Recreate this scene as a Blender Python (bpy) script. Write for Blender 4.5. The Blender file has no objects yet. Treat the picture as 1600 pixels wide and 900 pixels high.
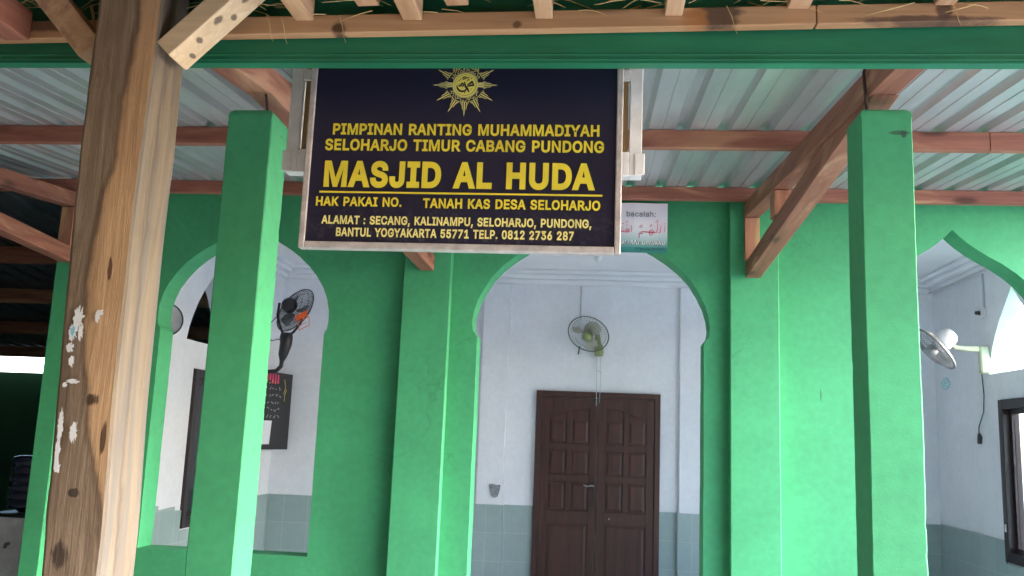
import bpy, bmesh, math, random
from mathutils import Vector, Matrix, noise
from mathutils.geometry import tessellate_polygon

random.seed(7)
S = bpy.context.scene
COL = S.collection
R = math.radians

# ------------------------------------------------------------------ camera, sky, sun, exposure
F_PX = 1400.0
def _n(v): return Vector(v).normalized()
dy = _n((124 / F_PX, -240 / F_PX, -1))
zx = 1130.0
zy = 450 - (F_PX ** 2 + (zx - 800) * 124) / 240
dz = _n(((zx - 800) / F_PX, (450 - zy) / F_PX, -1))
dx = dy.cross(dz)
M = Matrix((dx, dy, dz))
CAM = Vector((0, 0, 1.6))
cam_data = bpy.data.cameras.new('camera')
cam = bpy.data.objects.new('camera', cam_data)
COL.objects.link(cam)
cam.matrix_world = Matrix.Translation(CAM) @ M.to_4x4()
cam_data.sensor_fit = 'HORIZONTAL'
cam_data.sensor_width = 36.0
cam_data.lens = F_PX / 1600 * 36.0
cam_data.clip_start = 0.05
cam_data.clip_end = 2000
S.camera = cam

SUN_EL, SUN_AZ = 25.0, 94.0          # azimuth clockwise from +Y: the light comes from the open right end
w = bpy.data.worlds.new('World'); S.world = w; w.use_nodes = True
nt = w.node_tree
sky = nt.nodes.new('ShaderNodeTexSky'); sky.sky_type = 'NISHITA'; sky.sun_disc = False
sky.sun_elevation = R(SUN_EL); sky.sun_rotation = R(SUN_AZ)
sky.air_density = 1.0; sky.dust_density = 1.5; sky.ozone_density = 2.0
bg = nt.nodes['Background']; bg.inputs['Strength'].default_value = 0.15
nt.links.new(sky.outputs['Color'], bg.inputs['Color'])
sd = bpy.data.lights.new('sun', 'SUN'); so = bpy.data.objects.new('sun', sd); COL.objects.link(so)
sd.energy = 1.2; sd.angle = R(24); sd.color = (1.0, 1.0, 1.0)
sv = Vector((math.sin(R(SUN_AZ)) * math.cos(R(SUN_EL)), math.cos(R(SUN_AZ)) * math.cos(R(SUN_EL)), math.sin(R(SUN_EL))))
so.rotation_euler = sv.to_track_quat('Z', 'Y').to_euler()
S.view_settings.view_transform = 'Standard'; S.view_settings.look = 'None'
S.view_settings.gamma = 1.0; S.view_settings.use_curve_mapping = False
S.view_settings.exposure = 3.62
S.cycles.use_denoising = True
S.cycles.max_bounces = 12; S.cycles.diffuse_bounces = 8
S.cycles.sample_clamp_indirect = 8.0

# ------------------------------------------------------------------ materials
def new_mat(name):
    m = bpy.data.materials.new(name); m.use_nodes = True
    return m, m.node_tree, m.node_tree.nodes['Principled BSDF']
def N(t, typ, **k):
    n = t.nodes.new(typ)
    for a, v in k.items(): setattr(n, a, v)
    return n
def ramp(t, fac, stops):
    r = N(t, 'ShaderNodeValToRGB')
    e = r.color_ramp.elements
    while len(e) < len(stops): e.new(0.5)
    for i, (p, c) in enumerate(stops):
        e[i].position = p; e[i].color = (*c, 1) if len(c) == 3 else c
    t.links.new(fac, r.inputs['Fac'])
    return r.outputs['Color']
def mixc(t, fac, a, b, mode='MIX'):
    m = N(t, 'ShaderNodeMix', data_type='RGBA', blend_type=mode)
    for sock, v in ((m.inputs[0], fac), (m.inputs[6], a), (m.inputs[7], b)):
        if isinstance(v, (int, float)): sock.default_value = v
        elif isinstance(v, tuple): sock.default_value = (*v, 1)
        else: t.links.new(v, sock)
    return m.outputs[2]
def coords(t, scale=(1, 1, 1), rot=(0, 0, 0), loc=(0, 0, 0)):
    tc = N(t, 'ShaderNodeTexCoord'); mp = N(t, 'ShaderNodeMapping')
    mp.inputs['Scale'].default_value = scale; mp.inputs['Rotation'].default_value = rot; mp.inputs['Location'].default_value = loc
    t.links.new(tc.outputs['Object'], mp.inputs['Vector'])
    return mp.outputs['Vector']
def noise_tex(t, vec, scale, detail=4, rough=0.55, dist=0.0):
    n = N(t, 'ShaderNodeTexNoise'); n.inputs['Scale'].default_value = scale
    n.inputs['Detail'].default_value = detail; n.inputs['Roughness'].default_value = rough
    n.inputs['Distortion'].default_value = dist
    t.links.new(vec, n.inputs['Vector'])
    return n.outputs['Fac']
def bump(t, b, h, strength, dist=0.01):
    bp = N(t, 'ShaderNodeBump'); bp.inputs['Strength'].default_value = strength; bp.inputs['Distance'].default_value = dist
    t.links.new(h, bp.inputs['Height']); t.links.new(bp.outputs['Normal'], b.inputs['Normal'])
def math_n(t, op, a, b=None, clamp=False):
    m = N(t, 'ShaderNodeMath', operation=op); m.use_clamp = clamp
    for i, v in enumerate((a, b)):
        if v is None: continue
        if isinstance(v, (int, float)): m.inputs[i].default_value = v
        else: t.links.new(v, m.inputs[i])
    return m.outputs[0]

def plain(name, c, rough=0.5, metal=0.0, var=0.12, scale=12.0, bmp=0.0):
    m, t, b = new_mat(name)
    v = coords(t)
    f = noise_tex(t, v, scale)
    lo = tuple(x * (1 - var) for x in c); hi = tuple(min(1, x * (1 + var)) for x in c)
    t.links.new(ramp(t, f, [(0.3, lo), (0.7, hi)]), b.inputs['Base Color'])
    b.inputs['Roughness'].default_value = rough; b.inputs['Metallic'].default_value = metal
    if bmp: bump(t, b, noise_tex(t, v, scale * 6), bmp, 0.004)
    return m

def painted_wall(name, c, chip=None, rough=0.75, smooth=False):
    """rolled emulsion on hand plaster: patchy coats, fine orange peel, scuffs, runs and a few hairline cracks"""
    m, t, b = new_mat(name)
    v = coords(t)
    k = 0.5 if smooth else 1.0
    f1 = noise_tex(t, v, 1.3, 6, 0.62, 0.6); f2 = noise_tex(t, v, 23, 3)
    c1 = ramp(t, f1, [(0.28, tuple(x * (1 - .20 * k) for x in c)), (0.72, tuple(min(1, x * (1 + .12 * k)) for x in c))])
    c2 = mixc(t, 0.2 * k, c1, ramp(t, f2, [(0.35, tuple(x * 0.7 for x in c)), (0.65, tuple(min(1, x * 1.2) for x in c))]))
    # uneven roller bands
    rb = noise_tex(t, coords(t, (7, 7, 0.35)), 1.0, 3, 0.6, 0.3)
    c2 = mixc(t, ramp(t, rb, [(0.0, (0,) * 3), (0.5, (0,) * 3), (0.75, (0.22 * k,) * 3), (1, (0.22 * k,) * 3)]), c2, tuple(x * 0.72 for x in c))
    f3 = noise_tex(t, coords(t, (1.0, 1.0, 0.55)), 9, 6, 0.7)
    scuff = ramp(t, f3, [(0.0, (0, 0, 0)), (0.68, (0, 0, 0)), (0.73, (1, 1, 1)), (1.0, (1, 1, 1))])
    sc = chip or tuple(x * 0.45 for x in c)
    c3 = mixc(t, math_n(t, 'MULTIPLY', scuff, 0.5 * k), c2, sc)
    vo = N(t, 'ShaderNodeTexVoronoi'); vo.feature = 'DISTANCE_TO_EDGE'; vo.inputs['Scale'].default_value = 0.8
    nd = N(t, 'ShaderNodeTexNoise'); nd.inputs['Scale'].default_value = 4.0; nd.inputs['Detail'].default_value = 6.0
    t.links.new(v, nd.inputs['Vector'])
    t.links.new(mixc(t, 0.35, v, nd.outputs['Color']), vo.inputs['Vector'])
    line = math_n(t, 'LESS_THAN', vo.outputs['Distance'], 0.0025)
    msk = ramp(t, noise_tex(t, coords(t, (1, 1, 1), loc=(5, 2, 8)), 1.6, 3), [(0.0, (0,) * 3), (0.52, (0,) * 3), (0.6, (1,) * 3), (1, (1,) * 3)])
    c3 = mixc(t, math_n(t, 'MULTIPLY', math_n(t, 'MULTIPLY', line, msk), 0.0 if smooth else 0.22), c3, tuple(x * 0.35 for x in c))
    t.links.new(c3, b.inputs['Base Color'])
    b.inputs['Roughness'].default_value = rough
    h = math_n(t, 'ADD', math_n(t, 'MULTIPLY', noise_tex(t, v, 120, 3), 0.35), noise_tex(t, v, 6, 4))
    bump(t, b, h, 0.06 if smooth else 0.2, 0.006)
    return m

def wood(name, c_lo, c_hi, axis=2, rough=0.65, streak=None, knots=True):
    m, t, b = new_mat(name)
    s = [26, 26, 26]; s[axis] = 1.6
    v = coords(t, tuple(s))
    f = noise_tex(t, v, 1.0, 6, 0.65, 0.5)
    s2 = [5, 5, 5]; s2[axis] = 0.9
    g = noise_tex(t, coords(t, tuple(s2), loc=(3.1, 1.7, 9.2)), 1.0, 4, 0.6, 1.2)
    c = ramp(t, f, [(0.28, c_lo), (0.72, c_hi)])
    if streak:
        c = mixc(t, ramp(t, g, [(0.0, (0, 0, 0)), (0.56, (0, 0, 0)), (0.70, (0.85,) * 3), (1, (0.9,) * 3)]), c, streak)
    if knots:
        s3 = [9, 9, 9]; s3[axis] = 3.0
        vo = N(t, 'ShaderNodeTexVoronoi'); vo.inputs['Scale'].default_value = 0.55
        t.links.new(coords(t, tuple(s3), loc=(0.4, 0.7, 0.3)), vo.inputs['Vector'])
        k = ramp(t, vo.outputs['Distance'], [(0.0, (1, 1, 1)), (0.08, (1, 1, 1)), (0.17, (0, 0, 0)), (1, (0, 0, 0))])
        c = mixc(t, math_n(t, 'MULTIPLY', k, 0.75), c, tuple(x * 0.25 for x in c_lo))
    t.links.new(c, b.inputs['Base Color'])
    b.inputs['Roughness'].default_value = rough
    bump(t, b, f, 0.25, 0.004)
    return m

MAT = {}
G = (0.052, 0.332, 0.143)
MAT['green'] = painted_wall('green_wall_paint', G)
MAT['green_col'] = painted_wall('green_column_paint', (0.054, 0.338, 0.146), chip=(0.02, 0.09, 0.04))
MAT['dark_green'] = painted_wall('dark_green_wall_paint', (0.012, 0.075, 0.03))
MAT['white'] = painted_wall('white_plaster', (0.76, 0.775, 0.815), smooth=True)
MAT['ceil'] = plain('white_ceiling_board', (0.78, 0.795, 0.83), 0.8, var=0.04, scale=2)
MAT['reveal'] = painted_wall('pale_green_reveal', (0.58, 0.78, 0.68))
MAT['timber'] = wood('reddish_timber_lengthways', (0.20, 0.062, 0.040), (0.42, 0.170, 0.110), 1, streak=(0.55, 0.30, 0.18))
MAT['timber_x'] = wood('reddish_timber_across', (0.20, 0.060, 0.040), (0.42, 0.165, 0.105), 0, streak=(0.55, 0.27, 0.15))
MAT['timber_z'] = wood('reddish_timber_upright', (0.32, 0.125, 0.07), (0.50, 0.24, 0.14), 2, streak=(0.55, 0.35, 0.16))
MAT['raw_x'] = wood('raw_plank_across', (0.36, 0.19, 0.09), (0.58, 0.35, 0.19), 0, streak=(0.07, 0.03, 0.02))
MAT['raw_y'] = wood('raw_rafter', (0.42, 0.23, 0.12), (0.66, 0.44, 0.27), 1, streak=(0.25, 0.12, 0.09))
MAT['plywood'] = wood('old_plywood', (0.20, 0.12, 0.05), (0.34, 0.21, 0.09), 2, knots=False)
def stain(m, spots, ax):
    t = m.node_tree; b = t.nodes['Principled BSDF']; src = b.inputs['Base Color'].links[0].from_socket
    tc = N(t, 'ShaderNodeTexCoord'); sx = N(t, 'ShaderNodeSeparateXYZ'); t.links.new(tc.outputs['Object'], sx.inputs[0])
    nz_ = noise_tex(t, coords(t, (10, 10, 30)), 2.0, 5, .6); c = src
    for sp_ in spots:
        u, z, ru, rz, col = sp_[:5]
        q = math_n(t, 'ADD', math_n(t, 'POWER', math_n(t, 'ABSOLUTE', math_n(t, 'DIVIDE', math_n(t, 'SUBTRACT', sx.outputs[ax], u), ru)), 2.0),
                   math_n(t, 'POWER', math_n(t, 'ABSOLUTE', math_n(t, 'DIVIDE', math_n(t, 'SUBTRACT', sx.outputs[2], z), rz)), 2.0))
        if len(sp_) > 5:
            q = math_n(t, 'ADD', q, math_n(t, 'POWER', math_n(t, 'ABSOLUTE', math_n(t, 'DIVIDE', math_n(t, 'SUBTRACT', sx.outputs[1], sp_[5]), sp_[6])), 2.0))
        q = math_n(t, 'ADD', q, math_n(t, 'MULTIPLY', math_n(t, 'SUBTRACT', nz_, .5), 3.0))
        c = mixc(t, math_n(t, 'MULTIPLY', math_n(t, 'SUBTRACT', 1.6, q, True), .85), c, col)
    t.links.new(c, b.inputs['Base Color'])
stain(MAT['raw_x'], ((-.70, 2.665, .018, .018, (.05, .018, .012)), (.30, 2.70, .055, .035, (.07, .04, .028)), (.24, 2.69, .03, .03, (.42, .18, .06)), (.82, 2.685, .16, .010, (.11, .06, .045)), (.86, 2.71, .018, .03, (.09, .05, .04)), (-.22, 2.675, .012, .01, (.14, .06, .03)), (-1.55, 2.68, .1, .02, (.12, .06, .035))), 0)
stain(MAT['green_col'], ((-1.33, 2.80, .07, .018, (.015, .03, .02)), (-1.205, 2.71, .012, .010, (.02, .05, .03), 3.21, .012), (-1.205, 2.64, .008, .008, (.02, .05, .03), 3.24, .01), (1.045, 2.705, .035, .008, (.03, .09, .045)), (1.06, 2.70, .010, .012, (.03, .07, .04))), 0)
stain(MAT['green'], ((1.475, 1.955, .004, .035, (.03, .10, .05)),), 0)
MAT['straw'] = plain('dry_straw', (0.58, 0.42, 0.19), 0.8, var=0.35, scale=9)
MAT['steel_rod'] = plain('rusty_rod', (0.06, 0.03, 0.025), 0.7, 0.3)
MAT['white_metal'] = plain('white_painted_metal', (0.76, 0.74, 0.75), 0.45, var=0.12, scale=16)
MAT['frame_metal'] = plain('sign_frame_metal', (0.55, 0.50, 0.49), 0.4, 0.2, var=0.22, scale=30)
MAT['black'] = plain('black_plastic', (0.012, 0.012, 0.014), 0.4)
MAT['black_paint'] = plain('black_board', (0.014, 0.015, 0.018), 0.5)
MAT['frame_dark'] = plain('dark_window_wood', (0.022, 0.012, 0.014), 0.4)
MAT['glass_dark'] = plain('dark_pane', (0.01, 0.012, 0.014), 0.12)
MAT['paper'] = plain('white_paper', (0.75, 0.76, 0.8), 0.7, var=0.06, scale=25)
MAT['cyan_paper'] = plain('cyan_paper', (0.25, 0.55, 0.65), 0.7)
MAT['orange'] = plain('orange_tag', (0.85, 0.13, 0.02), 0.5)
MAT['grey_plastic'] = plain('grey_plastic', (0.35, 0.36, 0.38), 0.45)
MAT['beige_plastic'] = plain('beige_plastic', (0.50, 0.50, 0.36), 0.45)
MAT['cream'] = plain('cream_plastic', (0.45, 0.48, 0.33), 0.45)
MAT['lime'] = plain('lime_plastic', (0.24, 0.29, 0.12), 0.5)
MAT['dust_blade'] = plain('dusty_beige_blade', (0.42, 0.42, 0.35), 0.6)
MAT['chrome'] = plain('bright_metal', (0.36, 0.35, 0.34), 0.4, 0.9)
MAT['cable'] = plain('dark_cable', (0.05, 0.05, 0.06), 0.6)
MAT['grey_cable'] = plain('grey_conduit', (0.48, 0.49, 0.52), 0.6)
MAT['cement'] = plain('grey_cement_patch', (0.26, 0.27, 0.29), 0.9, var=0.35, scale=40)
MAT['floor'] = plain('pale_floor_tile', (0.19, 0.20, 0.215), 0.5, var=0.08, scale=3)
MAT['ground'] = plain('packed_earth', (0.50, 0.48, 0.45), 0.95, var=0.2, scale=1.3)
MAT['yellow'] = plain('yellow_print', (0.78, 0.64, 0.05), 0.5, var=0.10, scale=9)
MAT['pale_yellow'] = plain('pale_yellow_print', (0.88, 0.78, 0.28), 0.5, var=0.12, scale=30)
MAT['grey_print'] = plain('grey_print', (0.16, 0.17, 0.19), 0.6)
MAT['pink_print'] = plain('pink_print', (0.72, 0.06, 0.17), 0.6)
MAT['teal_print'] = plain('dark_teal_print', (0.02, 0.10, 0.12), 0.6)
MAT['white_print'] = plain('white_print', (0.85, 0.87, 0.9), 0.6)
MAT['navy_jug'] = plain('dark_blue_jug', (0.012, 0.018, 0.05), 0.15)
MAT['thatch'] = plain('thatch', (0.20, 0.14, 0.07), 0.9, var=0.4, scale=30)
MAT['block'] = None

# beam: glossy dark green steel with rub marks and dust
m, t, b = new_mat('dark_green_steel')
v = coords(t, (1.2, 8, 8)); f = noise_tex(t, v, 3, 6, 0.65)
c = ramp(t, f, [(0.3, (0.006, 0.135, 0.066)), (0.7, (0.012, 0.205, 0.105))])
f2 = noise_tex(t, coords(t, (6, 30, 60)), 2.2, 6, 0.75)
c = mixc(t, ramp(t, f2, [(0, (0, 0, 0)), (0.66, (0, 0, 0)), (0.8, (0.35,) * 3), (1, (0.4,) * 3)]), c, (0.25, 0.3, 0.27))
t.links.new(c, b.inputs['Base Color']); b.inputs['Roughness'].default_value = 0.5
MAT['beam'] = m

# galvanised sheet
m, t, b = new_mat('galvanised_sheet')
f = noise_tex(t, coords(t, (3, 0.6, 3)), 2.0, 5, 0.6)
c = ramp(t, f, [(0.3, (0.42, 0.435, 0.455)), (0.7, (0.57, 0.585, 0.605))])
f2 = noise_tex(t, coords(t, (5, 2.5, 5)), 2.2, 7, 0.75)
c = mixc(t, ramp(t, f2, [(0, (0,) * 3), (0.62, (0,) * 3), (0.74, (0.4,) * 3), (1, (0.5,) * 3)]), c, (0.26, 0.24, 0.22))
t.links.new(c, b.inputs['Base Color'])
b.inputs['Metallic'].default_value = 0.45; b.inputs['Roughness'].default_value = 0.36
MAT['sheet'] = m
MAT['shaded_sheet'] = plain('shade_toned_sheet', (0.10, 0.10, 0.105), 0.45, 0.6, var=.3, scale=4)  # yard roof sheet coloured darker to stand in for deep shade

# sign panel: dark navy print, dust specks gathering towards the lower edge
m, t, b = new_mat('navy_sign_panel')
tc = N(t, 'ShaderNodeTexCoord'); sx = N(t, 'ShaderNodeSeparateXYZ'); t.links.new(tc.outputs['Object'], sx.inputs[0])
edge = math_n(t, 'SUBTRACT', 1.0, math_n(t, 'MULTIPLY', math_n(t, 'SUBTRACT', sx.outputs['Z'], 2.12), 6.0, True), True)
dn = noise_tex(t, coords(t), 55, 6, 0.75)
df = math_n(t, 'MULTIPLY', ramp(t, dn, [(0, (0,) * 3), (0.5, (0,) * 3), (0.75, (1,) * 3), (1, (1,) * 3)]), math_n(t, 'MULTIPLY', edge, 0.45))
base = ramp(t, noise_tex(t, coords(t), 3.0), [(0.3, (0.013, 0.012, 0.032)), (0.7, (0.020, 0.018, 0.046))])
t.links.new(mixc(t, df, base, (0.22, 0.19, 0.16)), b.inputs['Base Color'])
b.inputs['Roughness'].default_value = 0.38
MAT['sign'] = m

# poster: white to teal printed gradient
m, t, b = new_mat('poster_print')
tc = N(t, 'ShaderNodeTexCoord'); sx = N(t, 'ShaderNodeSeparateXYZ'); t.links.new(tc.outputs['Object'], sx.inputs[0])
g = math_n(t, 'DIVIDE', math_n(t, 'SUBTRACT', sx.outputs['Z'], 2.85), 0.36, True)
t.links.new(ramp(t, g, [(0.0, (0.03, 0.22, 0.20)), (0.10, (0.05, 0.30, 0.28)), (0.22, (0.38, 0.60, 0.62)), (0.42, (0.74, 0.78, 0.84)), (0.6, (0.84, 0.80, 0.86)), (1, (0.84, 0.80, 0.86))]), b.inputs['Base Color'])
b.inputs['Roughness'].default_value = 0.55
MAT['poster'] = m

# dado tiles (grey-green 25 cm) and outdoor block wall
def brick_mat(name, c1, c2, mortar, bw, bh, mort, rough, off=0.0, add='xy'):
    m, t, b = new_mat(name)
    tc = N(t, 'ShaderNodeTexCoord'); sx = N(t, 'ShaderNodeSeparateXYZ'); t.links.new(tc.outputs['Object'], sx.inputs[0])
    cb = N(t, 'ShaderNodeCombineXYZ')
    t.links.new(math_n(t, 'ADD', sx.outputs['X'], sx.outputs['Y']), cb.inputs[0])
    t.links.new(math_n(t, 'SUBTRACT', sx.outputs['Z'], 0.95 % bh), cb.inputs[1])
    br = N(t, 'ShaderNodeTexBrick'); br.offset = off
    for k, v in (('Scale', 1.0), ('Brick Width', bw), ('Row Height', bh), ('Mortar Size', mort)): br.inputs[k].default_value = v
    br.inputs['Color1'].default_value = (*c1, 1); br.inputs['Color2'].default_value = (*c2, 1); br.inputs['Mortar'].default_value = (*mortar, 1)
    t.links.new(cb.outputs[0], br.inputs['Vector'])
    n = noise_tex(t, coords(t), 14, 4)
    c = mixc(t, 0.25, br.outputs['Color'], ramp(t, n, [(0.3, tuple(x * .7 for x in c1)), (0.7, c2)]))
    t.links.new(c, b.inputs['Base Color']); b.inputs['Roughness'].default_value = rough
    return m
MAT['dado'] = brick_mat('grey_green_tile', (0.29, 0.385, 0.38), (0.33, 0.42, 0.41), (0.40, 0.49, 0.48), 0.25, 0.27, 0.004, 0.4)
MAT['block'] = brick_mat('pale_block_wall', (0.55, 0.55, 0.56), (0.66, 0.66, 0.67), (0.2, 0.2, 0.2), 0.4, 0.2, 0.012, 0.9, 0.5)

# door wood
m, t, b = new_mat('dark_red_brown_door')
f = noise_tex(t, coords(t, (30, 30, 1.8)), 1, 6, 0.65, 0.6)
t.links.new(ramp(t, f, [(0.25, (0.026, 0.009, 0.007)), (0.75, (0.085, 0.028, 0.019))]), b.inputs['Base Color'])
b.inputs['Roughness'].default_value = 0.5
MAT['door'] = m

# rough timber post: dark weathered sapwood on the left of the front face with a wavy edge, tan heartwood, right face coloured darker to offset the strong side light
m, t, b = new_mat('rough_post_wood')
tc = N(t, 'ShaderNodeTexCoord'); sx = N(t, 'ShaderNodeSeparateXYZ'); t.links.new(tc.outputs['Object'], sx.inputs[0])
ge = N(t, 'ShaderNodeNewGeometry'); sn = N(t, 'ShaderNodeSeparateXYZ'); t.links.new(ge.outputs['Normal'], sn.inputs[0])
X, Y, Z = sx.outputs
fine_a = noise_tex(t, coords(t, (55, 55, 2.6)), 1, 7, 0.7, 0.6)
fine_b = noise_tex(t, coords(t, (10, 10, 1.1), loc=(2, 4, 1)), 1, 6, 0.62, 2.4)
fine_c = noise_tex(t, coords(t, (9, 9, 6), loc=(7, 1, 3)), 1, 7, 0.72, 0.8)
fine = math_n(t, 'ADD', math_n(t, 'MULTIPLY', fine_a, 0.42), math_n(t, 'ADD', math_n(t, 'MULTIPLY', fine_b, 0.36), math_n(t, 'MULTIPLY', fine_c, 0.22)))
fine = math_n(t, 'ADD', math_n(t, 'MULTIPLY', math_n(t, 'SUBTRACT', fine, 0.5), 1.5), 0.5)
wav = noise_tex(t, coords(t, (0.01, 0.01, 3.1)), 1.0, 3, 0.5)
wav2 = noise_tex(t, coords(t, (0.01, 0.01, 14)), 1.0, 2, 0.5)
EDGE = [(0.0334, 0.9053), (0.1318, 0.832), (0.2053, 0.6469), (0.2594, 0.5093), (0.3219, 0.4674), (0.3707, 0.3817), (0.4496, 0.3083), (0.5152, 0.305), (0.5668, 0.3403), (0.643, 0.3959), (0.6795, 0.4804), (0.724, 0.4915), (0.7846, 0.4974), (0.8484, 0.5269), (0.906, 0.5628), (0.9844, 0.565)]
rb = N(t, 'ShaderNodeValToRGB'); el = rb.color_ramp.elements; rb.color_ramp.interpolation = 'B_SPLINE'
while len(el) < len(EDGE): el.new(0.5)
for i_, (p_, q_) in enumerate(EDGE): el[i_].position = p_; el[i_].color = (q_, q_, q_, 1)
t.links.new(math_n(t, 'DIVIDE', math_n(t, 'SUBTRACT', Z, 1.2), 1.5, True), rb.inputs['Fac'])
bd = math_n(t, 'ADD', math_n(t, 'MULTIPLY', rb.outputs['Color'], 0.2), math_n(t, 'ADD', math_n(t, 'MULTIPLY', math_n(t, 'ADD', math_n(t, 'SUBTRACT', wav2, 0.5), math_n(t, 'SUBTRACT', fine_c, 0.5)), 0.020), -1.3))   # edge of the dark sapwood along the height
tan = ramp(t, fine, [(0.25, (0.33, 0.19, 0.095)), (0.75, (0.58, 0.37, 0.21))])
drk = ramp(t, fine, [(0.2, (0.090, 0.058, 0.038)), (0.5, (0.215, 0.150, 0.100)), (0.8, (0.37, 0.275, 0.20))])
d = math_n(t, 'SUBTRACT', X, bd)
side = math_n(t, 'MULTIPLY', math_n(t, 'ADD', d, 0.006), 80.0, True)
front = mixc(t, side, drk, tan)
line = math_n(t, 'SUBTRACT', 1.0, math_n(t, 'MULTIPLY', math_n(t, 'ABSOLUTE', d), 75.0, True), True)
front = mixc(t, math_n(t, 'MULTIPLY', line, 0.62), front, (0.035, 0.016, 0.010))
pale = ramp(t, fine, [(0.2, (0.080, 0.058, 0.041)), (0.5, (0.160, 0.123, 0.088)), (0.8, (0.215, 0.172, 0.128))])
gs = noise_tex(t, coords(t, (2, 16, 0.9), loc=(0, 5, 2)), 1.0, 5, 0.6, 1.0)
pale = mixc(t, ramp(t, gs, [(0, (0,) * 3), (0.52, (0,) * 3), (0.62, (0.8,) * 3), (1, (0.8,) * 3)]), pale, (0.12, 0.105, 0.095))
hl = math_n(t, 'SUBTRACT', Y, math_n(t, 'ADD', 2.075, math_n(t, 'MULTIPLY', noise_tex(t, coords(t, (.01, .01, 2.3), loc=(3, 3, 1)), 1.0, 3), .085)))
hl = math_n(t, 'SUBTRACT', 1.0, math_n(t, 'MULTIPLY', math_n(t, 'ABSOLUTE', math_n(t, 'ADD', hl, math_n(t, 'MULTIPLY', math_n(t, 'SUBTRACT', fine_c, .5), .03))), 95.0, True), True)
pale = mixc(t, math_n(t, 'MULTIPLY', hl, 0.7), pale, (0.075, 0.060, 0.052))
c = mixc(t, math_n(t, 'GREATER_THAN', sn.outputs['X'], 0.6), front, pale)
# knots and splits at fixed places of the trunk
def knot(c, x, z, rx, rz, col):
    q = math_n(t, 'ADD', math_n(t, 'POWER', math_n(t, 'ABSOLUTE', math_n(t, 'DIVIDE', math_n(t, 'SUBTRACT', X, x), rx)), 2.0),
               math_n(t, 'POWER', math_n(t, 'ABSOLUTE', math_n(t, 'DIVIDE', math_n(t, 'SUBTRACT', Z, z), rz)), 2.0))
    q = math_n(t, 'ADD', q, math_n(t, 'MULTIPLY', math_n(t, 'ADD', math_n(t, 'SUBTRACT', fine_c, 0.5), math_n(t, 'SUBTRACT', fine_a, 0.5)), 3.2))
    k = math_n(t, 'MULTIPLY', math_n(t, 'SUBTRACT', 1.3, q), 1.6, True)
    return mixc(t, math_n(t, 'MULTIPLY', k, 0.9), c, col)
for kn in ((-1.188, 1.652, 0.020, 0.017, (0.030, 0.014, 0.009)), (-1.152, 1.565, 0.007, 0.042, (0.05, 0.018, 0.012)),
           (-1.209, 1.434, 0.014, 0.010, (0.04, 0.026, 0.018)), (-1.183, 1.97, 0.006, 0.024, (0.09, 0.035, 0.02)), (-1.225, 1.29, 0.022, 0.035, (0.05, 0.03, 0.022))):
    c = knot(c, *kn)
t.links.new(c, b.inputs['Base Color']); b.inputs['Roughness'].default_value = 0.8
bump(t, b, fine, 0.6, 0.008)
MAT['post'] = m

# pale brace face with dark spots
MAT['brace_wood'] = wood('pale_brace_wood', (0.50, 0.36, 0.22), (0.76, 0.60, 0.40), 0, streak=(0.10, 0.06, 0.05), knots=False)
stain(MAT['brace_wood'], tuple((x_, x_ + 3.62, r_, r_, (.09, .055, .045), y_, .013) for x_, r_, y_ in ((-1.035, .008, 2.10), (-.985, .013, 2.09), (-.96, .010, 2.125), (-1.065, .006, 2.13), (-.92, .014, 2.10))), 0)

# ------------------------------------------------------------------ mesh helpers
def box(bm, x0, x1, y0, y1, z0, z1):
    vs = [bm.verts.new((x, y, z)) for z in (z0, z1) for y in (y0, y1) for x in (x0, x1)]
    fs = [(0, 2, 3, 1), (4, 5, 7, 6), (0, 1, 5, 4), (2, 6, 7, 3), (0, 4, 6, 2), (1, 3, 7, 5)]
    return [bm.faces.new([vs[i] for i in f]) for f in fs]
def bar(bm, p0, p1, wd, h, up=(0, 0, 1), cut0=None, cut1=None):
    """a squared timber from p0 to p1 (centre line); ends may be cut by an upright plane of the given direction"""
    p0, p1 = Vector(p0), Vector(p1); d = (p1 - p0).normalized(); s = d.cross(Vector(up)).normalized(); u = s.cross(d)
    ring = []
    for p, cut in ((p0, cut0), (p1, cut1)):
        for a, b_ in ((-1, -1), (1, -1), (1, 1), (-1, 1)):
            q = p + s * (a * wd / 2) + u * (b_ * h / 2)
            if cut is not None:
                n = Vector(cut); q = q - d * ((q - p).dot(n) / d.dot(n))
            ring.append(bm.verts.new(q))
    a, b_ = ring[:4], ring[4:]
    bm.faces.new(a[::-1]); bm.faces.new(b_)
    for i in range(4): bm.faces.new([a[i], a[(i + 1) % 4], b_[(i + 1) % 4], b_[i]])
def tube(bm, pts, r, n=8, caps=True, closed=False):
    pts = [Vector(p) for p in pts]; k = len(pts); rings = []
    rr = r if isinstance(r, (list, tuple)) else [r] * k
    prev = None
    for i, p in enumerate(pts):
        a = pts[(i - 1) % k] if (closed or i > 0) else p; c = pts[(i + 1) % k] if (closed or i < k - 1) else p
        d = (c - a).normalized()
        if prev is None:
            s = d.cross(Vector((0, 0, 1)) if abs(d.z) < 0.9 else Vector((1, 0, 0))).normalized()
        else:
            s = (prev - d * prev.dot(d)).normalized()
        prev = s; u = d.cross(s)
        rings.append([bm.verts.new(p + (s * math.cos(2 * math.pi * j / n) + u * math.sin(2 * math.pi * j / n)) * rr[i]) for j in range(n)])
    m_ = k if closed else k - 1
    for i in range(m_):
        A, B_ = rings[i], rings[(i + 1) % k]
        for j in range(n): bm.faces.new([A[j], A[(j + 1) % n], B_[(j + 1) % n], B_[j]])
    if caps and not closed:
        bm.faces.new(rings[0][::-1]); bm.faces.new(rings[-1])
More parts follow.
